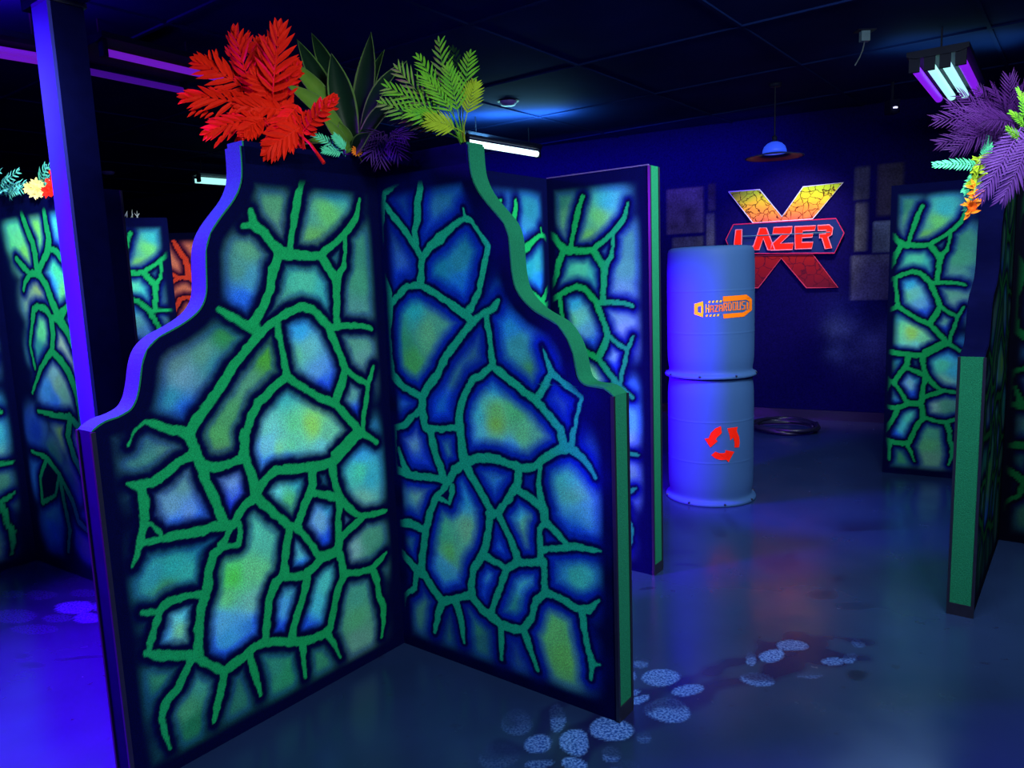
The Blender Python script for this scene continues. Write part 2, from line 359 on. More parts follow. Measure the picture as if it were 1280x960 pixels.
def mural(key, u, v, edge, pal='green', gain=1.0, grout=(18, 138, 78), rim=(1, 3, 42), mid=(12, 38, 150), base=(1, 3, 44), ring=0.4):
    net, seeds = STENCIL[key]
    lab, dmax, st = cells(key)
    n1 = vnoise(u, v, 38, 3) - 0.5; n2 = vnoise(u, v, 90, 5) - 0.5
    D = grout_dist(net, u, v) + 0.007 * n1 + 0.004 * n2
    i = np.clip(np.round(u / st).astype(int) + 12, 0, lab.shape[0] - 1)
    j = np.clip(np.round(v / st).astype(int), 0, lab.shape[1] - 1)
    L = lab[i, j]
    to = lambda c: np.array([lin(q) for q in c])
    col = np.zeros(u.shape + (3,)); wsum = np.zeros(u.shape); near = np.full(u.shape, 9.0)
    sl = []
    for (su, sv, r, g, b) in seeds:
        a = min(max(int(round(su / 1000 / st)) + 12, 0), lab.shape[0] - 1); c = min(max(int(round(sv / 1000 / st)), 0), lab.shape[1] - 1)
        sl.append((su / 1000, sv / 1000, np.array([lin(r) * 0.95, lin(g) * 1.30, lin(b) * 1.42]), lab[a, c]))
    wob = 0.02 * (vnoise(u, v, 14, 9) - 0.5)
    for su, sv, c, l in sl:
        m = (L == l)
        if not m.any(): continue
        d2 = (u[m] - su + wob[m]) ** 2 + ((v[m] - sv + wob[m])) ** 2
        w = 1 / (d2 + 0.0004) ** 1.6
        if pal == 'coral':
            y = c.mean(); c = np.array([0.95, 0.16 + 0.25 * y, 0.10 + 0.15 * y])
        col[m] += w[:, None] * c; wsum[m] += w
        near[m] = np.minimum(near[m], np.sqrt(d2))
    col = col / np.maximum(wsum, 1e-9)[..., None]
    dm = dmax[np.clip(L, 0, len(dmax) - 1)]
    d0 = 0.013 + 0.012 * ring
    full = d0 + np.minimum(0.044 + 0.014 * ring, 0.012 + (0.42 + 0.2 * ring) * np.minimum(dm, 0.1))
    reach = np.exp(-(near / 0.135) ** 4) * (wsum > 0) * smoothstep(0.035, 0.105, edge)
    t = smoothstep(0, 1, (D - d0) / np.maximum(full - d0, 0.004)) * reach
    blue = smoothstep(0.008, 0.022, D) * np.exp(-(near / 0.155) ** 4) * (wsum > 0) * smoothstep(0.03, 0.09, edge) * ring * np.clip(col.max(-1) / 0.30, 0, 1)
    tm = smoothstep(0.1, 0.45, t) * (1 - smoothstep(0.45, 0.95, t))
    out = to(base)[None, :] * np.ones(u.shape + (1,))
    halo = smoothstep(0.09, 0.02, D)
    out = out * (1 - halo[..., None]) + to(rim) * halo[..., None]
    midc = to(mid)
    if pal == 'coral': midc = np.array([0.35, 0.03, 0.10])
    out = out * (1 - blue[..., None]) + midc * blue[..., None]
    out = out * (1 - t[..., None]) + col * t[..., None]
    out = out * (1 - 0.2 * tm[..., None]) + midc * 0.2 * tm[..., None]
    gm = smoothstep(0.0015, -0.0015, D) * smoothstep(0.012, 0.06, edge)
    gc = to(grout)
    if pal == 'coral': gc = np.array([1.0, 0.06, 0.03])
    out = out * (1 - gm[..., None]) + gc * gm[..., None]
    return np.clip(out * gain, 0, 0.92)

# ------------------------------------------------------------------ materials
m_dark = mat('matte_navy_paint', (0.0015, 0.002, 0.036), 0.8, 0.3, 18, 0.02)
m_lit_side = mat('lit_side_violet', (0.02, 0.02, 0.30), 0.5, 0.15, 8)  # brighter copy of the post colour, for its lit side
m_black = mat('black_trim', (0.012, 0.012, 0.03), 0.35, 0.3, 40, 0.5)
m_strip = mat('green_flocked_edge', (0.014, 0.19, 0.105), 0.9, 0.55, 260, 0.02, 0, 0.5)
m_mural = attr_mat('airbrushed_mural', 0.75, 0.04)
m_barrel = mat('slate_plastic', (0.034, 0.085, 0.26), 0.6, 0.05, 6, 0.12)
m_red = mat('red_fluorescent_vinyl', (0.94, 0.014, 0.004), 0.6, 0.03, 30, 0.05)
m_orange = mat('orange_vinyl', (0.95, 0.17, 0.005), 0.6, 0.06, 30, 0.05)
m_yellow = mat('amber_vinyl', (0.95, 0.50, 0.003), 0.6, 0.06, 30, 0.05)
m_steel = mat('lamp_housing_enamel', (0.008, 0.010, 0.03), 0.5, 0.2, 20, 0.1)
m_white = mat('white_rim', (0.6, 0.62, 0.7), 0.5, 0.1, 20)

# ------------------------------------------------------------------ partitions
AL, AR = -2.23280501, -0.653412009
EL = Vector((math.cos(AL), math.sin(AL), 0)); ER = Vector((math.cos(AR), math.sin(AR), 0))
NL = Vector((EL.y, -EL.x, 0)); NL = NL if NL.y > 0 else -NL
NR = Vector((ER.y, -ER.x, 0)); NR = NR if NR.y > 0 else -NR
UP = Vector((0, 0, 1))
CURVE_L = [(0.6,2.042),(0.594,1.977),(0.606,1.921),(0.636,1.863),(0.692,1.805),(0.739,1.749),(0.76,1.694),(0.766,1.609),(0.77,1.554),(0.787,1.513),(0.818,1.481),(0.879,1.447),(0.947,1.421),(0.988,1.387),(1.008,1.34),(1.02,1.279),(1.034,1.236),(1.052,1.21),(1.069,1.2),(1.099,1.189),(1.125,1.186),(1.141,1.181),(1.157,1.173),(1.173,1.163)]
CURVE_R = [(0.484,2.051),(0.484,1.999),(0.491,1.935),(0.523,1.873),(0.583,1.81),(0.635,1.758),(0.653,1.71),(0.656,1.647),(0.66,1.584),(0.671,1.53),(0.702,1.487),(0.753,1.445),(0.809,1.419),(0.852,1.398),(0.888,1.352),(0.911,1.301),(0.924,1.222),(0.939,1.203),(0.961,1.191),(0.996,1.189),(1.029,1.187),(1.062,1.166)]
TH = 0.0945
def wing(parent, C, d, nb, curve, H, key, umap, res, gain=1.0, trough=True, strip=m_strip, pal='green', mid=(12, 38, 150), grout=(18, 138, 78), rim=(1, 3, 42), cap=True, t=TH, upper=None, lower=None, ring=0.4):
    """one wing of a partition: painted front, dark back, edge strip along the shaped outer edge, guard, foot"""
    C = Vector((C[0], C[1], 0)); d = Vector(d); nb = Vector(nb)
    if curve[0][1] < H: curve = [(curve[0][0], H)] + list(curve)
    cu = []
    for a, b in curve:
        cu.append((max(a, cu[-1][0]) if cu else a, min(b, cu[-1][1] - 1e-4) if cu else b))
    if cu[-1][1] > 0: cu.append((cu[-1][0], 0.0))
    us = np.array([c[0] for c in cu]); vs = np.array([c[1] for c in cu])
    rows = set(np.round(np.arange(0, H, res), 4)) | {round(float(x), 4) for x in vs}
    rows = np.array(sorted(rows))
    Ur = np.interp(rows, vs[::-1], us[::-1])
    umax = us.max()
    nc = max(4, int(umax / res))
    sN = np.linspace(0, 1, nc + 1)
    U_ = Ur[:, None] * sN[None, :]; V_ = np.repeat(rows[:, None], nc + 1, 1)
    # distance to the outer edge (approximate) for the plain margin
    edge = np.minimum(np.minimum(U_, V_), H - V_ - 0.02)
    eo = np.full(U_.shape, 9.0)
    for (a0, b0), (a1, b1) in zip(cu[:-1], cu[1:]):
        dx, dy = a1 - a0, b1 - b0
        q = np.clip(((U_ - a0) * dx + (V_ - b0) * dy) / (dx * dx + dy * dy + 1e-9), 0, 1)
        eo = np.minimum(eo, np.hypot(U_ - a0 - q * dx, V_ - b0 - q * dy))
    edge = np.minimum(edge, eo)
    mu, mv = umap(U_, V_)
    colr = mural(key, mu, mv, edge, pal, gain, grout, rim, mid, ring=ring)
    P = C[:][0] + U_ * d.x, C[1] + U_ * d.y
    verts = np.stack([P[0].ravel(), P[1].ravel(), V_.ravel()], 1)
    nr = len(rows); w = nc + 1
    idx = np.arange(nr * w).reshape(nr, w)
    f = np.stack([idx[:-1, :-1], idx[:-1, 1:], idx[1:, 1:], idx[1:, :-1]], -1).reshape(-1, 4)
    toward = (-nb)
    nrm = d.cross(UP)
    if nrm.dot(toward) < 0: f = f[:, ::-1]
    mb = MB(); mb.v = [tuple(q) for q in verts]; mb.f = [tuple(int(i) for i in q) for q in f]
    # back and hidden sides
    k = len(mb.v)
    bv = []
    for r_, u_ in zip(rows, Ur):
        for q in (0.0, float(u_)):
            p = C + d * q + nb * t; bv.append((p.x, p.y, float(r_)))
    mb.v += bv
    for i in range(nr - 1):
        a = k + 2 * i
        mb.f.append((a, a + 1, a + 3, a + 2))
        mb.f.append((i * w, (i + 1) * w, a + 2, a))
        mb.f.append((i * w + nc, a + 1, a + 3, (i + 1) * w + nc))
    mb.f.append((0, k, k + 1, nc)); a = k + 2 * (nr - 1)
    mb.f.append(((nr - 1) * w, (nr - 1) * w + nc, a + 1, a))
    nf = len(f)
    paint = np.ones((len(mb.v), 4), np.float32)
    paint[:len(verts), :3] = colr.reshape(-1, 3)
    o = mb.build('wing', [m_mural, m_dark], parent, paint=paint)
    mi = np.zeros(len(o.data.polygons), np.int32); mi[nf:] = 1
    o.data.polygons.foreach_set('material_index', mi)
    # edge strip
    path = [(float(a), float(b)) for a, b in cu]
    path[-1] = (path[-1][0], 0.055)
    sm = []
    for (a0, b0), (a1, b1) in zip(path[:-1], path[1:]):
        n_ = 3 if abs(b0 - b1) < 0.2 else 1
        for q in range(n_): sm.append((a0 + (a1 - a0) * q / n_, b0 + (b1 - b0) * q / n_))
    sm.append(path[-1])
    if len(sm) > 10:
        for _ in range(2):
            sm = [sm[0]] + [((p0[0] + 2 * p1[0] + p2[0]) / 4, (p0[1] + 2 * p1[1] + p2[1]) / 4) if 0.02 < p1[1] - cu[-2][1] < H else p1 for p0, p1, p2 in zip(sm[:-2], sm[1:-1], sm[2:])] + [sm[-1]]
    sv, sf = [], []
    for i, (a, b) in enumerate(sm):
        p0 = sm[max(i - 1, 0)]; p1 = sm[min(i + 1, len(sm) - 1)]
        tx, tz = p1[0] - p0[0], p1[1] - p0[1]; q = math.hypot(tx, tz) + 1e-9
        ox, oz = -tz / q, tx / q            # outward
        for off, dep in ((0.0005, 0.003), (0.006, 0.003), (0.006, t - 0.003), (0.0005, t - 0.003)):
            p = C + d * (a + ox * off) + nb * dep + UP * (b + oz * off); sv.append(p)
    n = len(sm)
    for i in range(n - 1):
        for q in range(4):
            sf.append((4 * i + q, 4 * i + (q + 1) % 4, 4 * i + 4 + (q + 1) % 4, 4 * i + 4 + q))
    sf += [(0, 1, 2, 3), (4 * n - 1, 4 * n - 2, 4 * n - 3, 4 * n - 4)]
    sb = MB().add(sv, sf)
    so = fix_normals(sb.build('edge_strip', [strip, upper or lower] if (upper or lower) else strip, o, label='textured strip along the shaped edge'))
    if upper or lower:
        for pl in so.data.polygons:
            hi = pl.center.z + org(so).z > cu[-2][1] - 0.01
            if (hi and upper) or (not hi and lower): pl.material_index = 1
    # corner guards on the lower straight end
    ul, vl = cu[-2]
    E_ = C + d * (ul + 0.004)
    for dep in (0.0, t):
        g = MB().box(E_ + nb * dep + UP * (vl / 2 + 0.003), d * 0.0065, nb * 0.0055, UP * (vl / 2 - 0.005))
        g.build('corner_guard', m_black, o)
    MB().box(C + d * (ul + 0.003) + nb * (t / 2) + UP * 0.0275, d * 0.007, nb * (t / 2 + 0.004), UP * 0.0275).build('end_foot', m_black, o, label='black block at the foot of the end')
    return o

def trough(loc, d, nb, length, label, z=1.985, h=0.10, t=TH, wide=0.0):
    """black planter trough along the top of a wing"""
    o = thing('planter_trough', label, 'planter', (loc[0], loc[1], z))
    C = Vector((loc[0], loc[1], z)) ; d = Vector(d); nb = Vector(nb)
    return o, C

id_map = lambda u, v: (u, v)
CM = Vector((-0.51457512, 3.08571509, 0))
HM = 1.985
root = thing('maze_partition', 'large two-winged partition with curved shoulders, green stone mural, nearest in the room', 'partition', CM, 'stone mural partitions')
wl = wing(root, CM, EL, NL, CURVE_L, HM, 'L', id_map, 0.0040, 1.5, lower=m_dark, ring=0.1)
wr = wing(root, CM, ER, NR, CURVE_R, HM, 'R', id_map, 0.0040, 1.9, grout=(20, 146, 112), rim=(1, 4, 58), mid=(3, 38, 158), ring=0.85)
MB().box(CM + (NL + NR) * (TH / 2) + UP * HM / 2, NL * (TH / 2 - 0.002), NR * (TH / 2 - 0.002), UP * HM / 2).build('centre_post', m_dark, root)

# a planter trough on each crown, the same thickness as the wing
def make_trough(C, d, nb, ln, z, label, hh=0.075, back=TH, endm=None):
    C = Vector((C[0], C[1], z))
    o = thing('planter_trough', label, 'planter', C + d * ln / 2 + nb * back / 2)
    mb = MB()
    a = C; tk = 0.010
    mid_ = C + d * ln / 2 + nb * back / 2 + UP * hh / 2
    mb.box(C + d * ln / 2 + nb * tk / 2 + UP * hh / 2, d * ln / 2, nb * tk / 2, UP * hh / 2)
    mb.box(C + d * ln / 2 + nb * (back - tk / 2) + UP * hh / 2, d * ln / 2, nb * tk / 2, UP * hh / 2)
    mb.box(C + d * (ln - tk / 2) + nb * back / 2 + UP * hh / 2, d * tk / 2, nb * (back / 2 - tk), UP * hh / 2)
    mb.box(C + d * (tk / 2) + nb * back / 2 + UP * hh / 2, d * tk / 2, nb * (back / 2 - tk), UP * hh / 2)
    mb.box(C + d * ln / 2 + nb * back / 2 + UP * tk / 2, d * (ln / 2 - tk), nb * (back / 2 - tk), UP * tk / 2)
    mb.build('trough', m_dark, o)
    MB().box(C + d * ln / 2 + nb * back / 2 + UP * (hh * 0.55), d * (ln / 2 - tk), nb * (back / 2 - tk), UP * 0.018).build('planting_foam', m_black, o)
    MB().box(C + d * (ln + 0.003) + nb * back / 2 + UP * (hh / 2 + 0.004), d * 0.003, nb * (back / 2 - 0.003), UP * (hh / 2 - 0.004)).build('end_plate', endm or m_strip, o)
    return o
make_trough(CM, EL, NL, 0.59, HM, 'dark planter trough on the left crown of the nearest partition, under the red plant')
make_trough(CM, ER, NR, 0.478, HM, 'dark planter trough on the right crown of the nearest partition, under the green fern')

# second partition, right behind the first one's right wing
CMID = Vector((0.225, 4.09, 0)); HMID = 2.085
r2 = thing('maze_partition', 'straight-edged green stone mural partition between the nearest partition and the barrels', 'partition', CMID, 'stone mural partitions')
wm = wing(r2, CMID, ER, NR, [(0.60, HMID)], HMID, 'L', lambda u, v: (0.60 - u - 0.02, v - 0.02), 0.007, 1.7)
MB().box(CMID + ER * 0.30 + NR * 0.003 + UP * (HMID + 0.003), ER * 0.30, NR * 0.004, UP * 0.003).build('edge_highlight', mat('edge_highlight_tint', (0.10, 0.09, 0.22), 0.6), wm, label='thin pale strip added as a highlight along the top edge')  # added pale strip paints a highlight on the top edge
wing(r2, CMID, EL, NL, [(0.60, HMID)], HMID, 'R', lambda u, v: (0.52 - u, v - 0.0), 0.007, 1.7)
# partition on the far left with a full-height wing
CA = Vector((-2.89, 4.30, 0)); HA = 2.06
r3 = thing('maze_partition', 'green stone mural partition behind the tall post at the left', 'partition', CA, 'stone mural partitions')
dA = Vector((math.cos(math.radians(-34)), math.sin(math.radians(-34)), 0)); nA = Vector((-dA.y, dA.x, 0))
wing(r3, CA, dA, nA, [(1.17, HA)], HA, 'A', id_map, 0.007, 1.7, strip=m_dark)
dA2 = -nA; nA2 = dA * -1
wing(r3, CA, dA2, nA2, [(1.17, HA)], HA, 'L', id_map, 0.010, 1.6)
make_trough(CA, dA, nA, 0.86, HA, 'planter trough with bright flowers on the far-left partition', 0.06, endm=m_dark)
# two more partitions deeper on the left
CB = Vector((-2.40, 5.40, 0)); dB = Vector((-0.93, -0.36, 0)).normalized(); nB = Vector((dB.y, -dB.x, 0)); nB = nB if nB.y > 0 else -nB
r4 = thing('maze_partition', 'narrow green stone mural partition seen between tall post and violet curved edge', 'partition', CB, 'stone mural partitions')
wing(r4, CB, dB, nB, [(0.9, 2.085)], 2.085, 'L', lambda u, v: (u + 0.28 - 0.16, v - 0.03), 0.010, 1.7)
CC = Vector((-2.72, 6.86, 0)); dC = Vector((-0.97, -0.2, 0)).normalized(); nC = Vector((dC.y, -dC.x, 0)); nC = nC if nC.y > 0 else -nC
r5 = thing('maze_partition', 'coral red stone mural partition far back beside the violet curved edge', 'partition', CC)
wing(r5, CC, dC, nC, [(0.9, 2.085)], 2.085, 'A', lambda u, v: (0.62 - u, v), 0.010, 1.0, pal='coral')
# partition right of the barrels
CR = Vector((2.80, 5.53, 0)); dR_ = Vector((math.cos(math.radians(-31)), math.sin(math.radians(-31)), 0)); nR_ = Vector((-dR_.y, dR_.x, 0))
r6 = thing('maze_partition', 'green stone mural partition on the right, in front of the back wall', 'partition', CR, 'stone mural partitions')
wing(r6, CR, dR_, nR_, [(0.95, 2.13)], 2.13, 'L', lambda u, v: (0.56 - u, v - 0.02), 0.007, 1.7)
# partition at the right edge, seen end-on
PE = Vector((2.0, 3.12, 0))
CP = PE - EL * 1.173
r7 = thing('maze_partition', 'partition coloured dim for shade at the right edge of view, seen end-on with green end face', 'partition', CP, 'stone mural partitions')
wing(r7, CP, EL, NL, CURVE_L, HM, 'L', id_map, 0.010, 0.25, upper=m_dark)  # low mural gain and navy upper strip put shade into the colour
wing(r7, CP, ER, NR, CURVE_R, HM, 'R', id_map, 0.010, 0.25)  # mural gain lowered to stand for missing light
make_trough(CP, EL, NL, 0.59, HM, 'planter trough under the purple ferns at the right edge')

# tall square post at left
pb = at(100, 420, 3.62); pb.z = 0
t = thing('tall_post', 'tall dark square post with a violet-lit side, left of the nearest partition', 'post', pb)
post_c = Vector((pb.x, pb.y, 0)) + NL * 0.0
pa = at(111, 420, 3.30); pa.z = 0
t.location = pa
PW, PD, PH = 0.152, 0.132, 2.78
mbp = MB().box(pa - ER * (PW / 2) + (-EL) * (PD / 2) + UP * (PH / 2), ER * (PW / 2), EL * (PD / 2), UP * (PH / 2))
mbp.build('shaft', m_dark, t)
MB().box(pa - ER * (PW / 2) + (-EL) * (PD / 2) + UP * 0.05, ER * (PW / 2 + 0.012), EL * (PD / 2 + 0.012), UP * 0.05).build('plinth', m_black, t)
MB().box(pa - ER * (PW / 2) + (-EL) * (PD / 2) + UP * (PH + 0.01), ER * (PW / 2 + 0.01), EL * (PD / 2 + 0.01), UP * 0.01).build('cap', m_black, t)
bm_ = pa - ER * (PW / 2) + (-EL) * (PD / 2) + UP * (PH + 0.02 + (3.1 - PH - 0.02) / 2)
props(MB().box(bm_ + ER * 2.2, ER * 2.4, EL * 0.07, UP * ((3.1 - PH - 0.02) / 2)).build('trim_2', m_dark), kind='structure')
MB().box(pa - ER * (PW / 2) + EL * 0.007 + UP * (PH / 2 + 0.05), ER * (PW / 2), EL * 0.007, UP * (PH / 2 - 0.05)).build('lit_side_layer', m_lit_side, t, label='added layer coloured brighter for the lit near-left face')  # added layer, light on this side put into its colour


# ------------------------------------------------------------------ setting
XS = sorted(set(np.round(np.concatenate([np.arange(-12, 10.01, 0.5), np.arange(-2.7, -1.4, 0.02), np.arange(-0.4, 1.9, 0.008)]), 4)))
YS = sorted(set(np.round(np.concatenate([np.arange(-1.5, 16.01, 0.5), np.arange(2.1, 4.3, 0.010)]), 4)))
XS = np.array(XS); YS = np.array(YS)
FX, FY = np.meshgrid(XS, YS, indexing='ij')
OVALS = [[0.536,2.721,0.074,-0.005,-0.014,-0.067,0.9,0],[0.477,2.827,0.035,-0.003,-0.004,-0.024,0.5,0],[0.432,2.742,0.011,-0.001,-0.006,-0.036,0.7,0],[0.426,2.575,0.049,0.019,-0.001,-0.022,0.9,0],[0.421,2.622,0.018,-0.001,-0.002,-0.014,0.7,0],[0.625,2.62,0.062,0.011,-0.006,-0.037,0.85,0],[0.512,2.505,0.077,-0.005,-0.015,-0.07,0.85,1],[0.902,2.683,0.067,-0.017,-0.018,-0.048,0.7,1],[1.028,2.863,0.059,0.006,-0.014,-0.047,0.85,0],[1.134,2.934,0.055,-0.015,-0.021,-0.049,0.6,0],[0.924,2.842,0.024,-0.002,-0.017,-0.054,0.6,1],[1.241,2.791,0.047,-0.003,-0.014,-0.032,0.6,0],[1.32,2.813,0.03,-0.002,-0.017,-0.037,0.6,1],[0.299,2.404,0.077,-0.005,-0.009,-0.069,1,0],[0.171,2.328,0.045,-0.003,-0.006,-0.071,1,0],[0.048,2.33,0.05,-0.003,-0.002,-0.053,0.8,0],[0.125,2.478,0.027,-0.002,-0.006,-0.095,0.7,1],[0.154,2.214,0.04,-0.002,-0.003,-0.031,0.95,0],[-0.024,2.466,0.06,-0.004,-0.001,-0.074,0.3,1],[0.277,2.269,0.028,-0.002,-0.005,-0.036,0.6,1],[0.399,2.348,0.024,-0.001,-0.006,-0.034,0.3,1],[0.047,2.217,0.041,-0.002,-0.001,-0.021,0.5,0],[1.104,2.694,0.045,-0.003,-0.009,-0.022,0.3,1],[1.4,2.923,0.028,-0.002,-0.016,-0.035,0.25,1],[-0.084,2.273,0.069,-0.004,0.001,-0.064,0.14,1],[0.31,2.196,0.044,-0.003,-0.008,-0.05,0.2,1],[-2.254,3.589,0.098,-0.008,0.044,-0.077,0.8,0],[-2.116,3.466,0.074,-0.006,0.03,-0.054,0.55,0],[-2.127,3.593,0.042,-0.004,0.031,-0.058,0.6,0],[-2.538,3.765,0.085,-0.008,0.039,-0.063,0.12,0],[-2.504,3.525,0.109,-0.009,0.054,-0.083,0.14,0],[-2.28,3.471,0.074,-0.006,0.033,-0.054,0.14,0],[-2.716,3.791,0.081,-0.007,0.042,-0.064,0.12,0],[-2.304,3.765,0.089,-0.008,0.03,-0.053,0.12,0],[-2.321,3.356,0.12,-0.01,0.038,-0.059,0.08,0]]
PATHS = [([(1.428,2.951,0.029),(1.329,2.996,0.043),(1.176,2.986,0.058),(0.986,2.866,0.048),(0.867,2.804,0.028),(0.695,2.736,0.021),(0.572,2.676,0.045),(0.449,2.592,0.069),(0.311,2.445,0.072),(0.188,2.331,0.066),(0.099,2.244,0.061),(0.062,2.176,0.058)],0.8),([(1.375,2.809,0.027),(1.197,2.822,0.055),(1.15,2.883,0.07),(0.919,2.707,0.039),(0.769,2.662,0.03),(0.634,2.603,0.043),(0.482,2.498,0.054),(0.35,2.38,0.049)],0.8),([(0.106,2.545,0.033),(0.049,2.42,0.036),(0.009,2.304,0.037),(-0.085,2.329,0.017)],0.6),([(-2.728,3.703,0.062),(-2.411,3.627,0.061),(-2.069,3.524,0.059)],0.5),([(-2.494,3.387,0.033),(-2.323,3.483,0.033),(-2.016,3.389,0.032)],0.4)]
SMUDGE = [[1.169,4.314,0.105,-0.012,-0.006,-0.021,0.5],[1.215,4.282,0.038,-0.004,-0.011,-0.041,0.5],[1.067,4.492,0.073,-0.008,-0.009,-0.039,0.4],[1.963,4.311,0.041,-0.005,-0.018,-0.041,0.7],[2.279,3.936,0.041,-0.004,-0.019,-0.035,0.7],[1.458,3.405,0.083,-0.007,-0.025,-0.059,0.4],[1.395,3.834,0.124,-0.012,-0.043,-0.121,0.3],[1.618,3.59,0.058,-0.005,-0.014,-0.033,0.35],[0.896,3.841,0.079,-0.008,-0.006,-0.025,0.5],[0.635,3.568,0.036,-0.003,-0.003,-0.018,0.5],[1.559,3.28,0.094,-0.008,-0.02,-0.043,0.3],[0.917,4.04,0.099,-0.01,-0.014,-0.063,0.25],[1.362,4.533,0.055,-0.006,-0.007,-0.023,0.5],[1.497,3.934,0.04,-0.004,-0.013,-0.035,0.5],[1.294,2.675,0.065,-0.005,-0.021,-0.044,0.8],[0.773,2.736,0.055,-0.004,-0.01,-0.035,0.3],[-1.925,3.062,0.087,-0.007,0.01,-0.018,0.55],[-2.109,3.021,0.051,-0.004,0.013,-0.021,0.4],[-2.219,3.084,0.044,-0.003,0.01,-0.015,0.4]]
oval = np.zeros(FX.shape); dark = np.zeros(FX.shape); sm_ = np.zeros(FX.shape)
warp = 0.03 * (vnoise(FX + 20, FY, 9, 1) - 0.5); warp2 = 0.03 * (vnoise(FX + 20, FY, 9, 2) - 0.5)
for cx, cy, ax, ay, bx, by, lev, worn in OVALS:
    det = ax * by - ay * bx
    px = FX - cx + warp; py = FY - cy + warp2
    a = (px * by - py * bx) / det; b = (-px * ay + py * ax) / det
    rr = np.sqrt(a * a + b * b)
    q = smoothstep(1.06, 0.94, rr) * lev
    if worn: q = q * (0.18 + 0.82 * smoothstep(-0.3, 0.35, b + 0.9 * (vnoise(FX + 20, FY, 18, 4) - 0.5)))
    oval = np.maximum(oval, q)
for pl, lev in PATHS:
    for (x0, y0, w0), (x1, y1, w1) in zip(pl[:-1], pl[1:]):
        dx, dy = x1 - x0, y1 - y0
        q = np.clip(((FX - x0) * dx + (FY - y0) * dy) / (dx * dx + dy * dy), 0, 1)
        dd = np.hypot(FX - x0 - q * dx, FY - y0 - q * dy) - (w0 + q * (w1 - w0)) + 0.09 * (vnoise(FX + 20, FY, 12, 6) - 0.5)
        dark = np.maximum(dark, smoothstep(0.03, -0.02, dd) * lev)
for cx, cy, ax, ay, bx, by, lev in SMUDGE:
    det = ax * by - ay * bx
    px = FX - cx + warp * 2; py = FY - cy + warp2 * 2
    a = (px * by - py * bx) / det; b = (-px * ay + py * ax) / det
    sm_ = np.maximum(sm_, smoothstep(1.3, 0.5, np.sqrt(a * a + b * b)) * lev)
mf, nt, b_ = new_mat('sealed_concrete_paint')
N, Lk = nt.nodes, nt.links
a_ = N.new('ShaderNodeAttribute'); a_.attribute_name = 'paint'
sep = N.new('ShaderNodeSeparateColor'); Lk.new(a_.outputs['Color'], sep.inputs[0])
tc = N.new('ShaderNodeTexCoord')
def noise(s, d=3):
    n = N.new('ShaderNodeTexNoise'); n.inputs['Scale'].default_value = s; n.inputs['Detail'].default_value = d
    Lk.new(tc.outputs['Object'], n.inputs['Vector']); return n
def mrange(src, a, b, c, d):
    m = N.new('ShaderNodeMapRange'); Lk.new(src, m.inputs[0])
    for i, v in enumerate((a, b, c, d)): m.inputs[i + 1].default_value = v
    return m
def mixc(fac, c1, c2):
    m = N.new('ShaderNodeMix'); m.data_type = 'RGBA'
    Lk.new(fac, m.inputs[0])
    for s_, c in ((6, c1), (7, c2)):
        if hasattr(c, 'links'): Lk.new(c, m.inputs[s_])
        else: m.inputs[s_].default_value = (*c, 1)
    return m.outputs[2]
def mul(a, b):
    m = N.new('ShaderNodeMath'); m.operation = 'MULTIPLY'; Lk.new(a, m.inputs[0]); Lk.new(b, m.inputs[1]); return m.outputs[0]
FLOOR_C = (0.014, 0.030, 0.112)
base = mixc(mrange(noise(1.6, 5).outputs['Fac'], 0.35, 0.68, 0, 1).outputs[0], tuple(v * 0.85 for v in FLOOR_C), tuple(v * 1.15 for v in FLOOR_C))
flecks = mrange(noise(14, 5).outputs['Fac'], 0.66, 0.72, 0, 0.5)
base = mixc(flecks.outputs[0], base, (0.012, 0.014, 0.06))
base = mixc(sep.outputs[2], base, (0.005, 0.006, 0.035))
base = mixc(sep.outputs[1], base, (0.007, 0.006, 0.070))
sp = mrange(noise(110, 2).outputs['Fac'], 0.40, 0.60, 0.0, 1)
spk = mixc(sp.outputs[0], (0.015, 0.06, 0.34), (0.13, 0.26, 0.80))
base = mixc(sep.outputs[0], base, spk)
Lk.new(base, b_.inputs['Base Color'])
Lk.new(mrange(noise(5, 4).outputs['Fac'], 0.3, 0.7, 0.18, 0.28).outputs[0], b_.inputs['Roughness'])
b_.inputs['Specular IOR Level'].default_value = 0.5
nx, ny = FX.shape
idx = np.arange(nx * ny).reshape(nx, ny)
ff = np.stack([idx[:-1, :-1], idx[1:, :-1], idx[1:, 1:], idx[:-1, 1:]], -1).reshape(-1, 4)
mb = MB(); mb.v = [(float(x), float(y), 0.0) for x, y in zip(FX.ravel(), FY.ravel())]; mb.f = [tuple(int(i) for i in q) for q in ff]
pt = np.ones((nx * ny, 4), np.float32); pt[:, 0] = oval.ravel(); pt[:, 1] = dark.ravel(); pt[:, 2] = sm_.ravel()
props(mb.build('floor', mf, None, paint=pt), kind='structure')

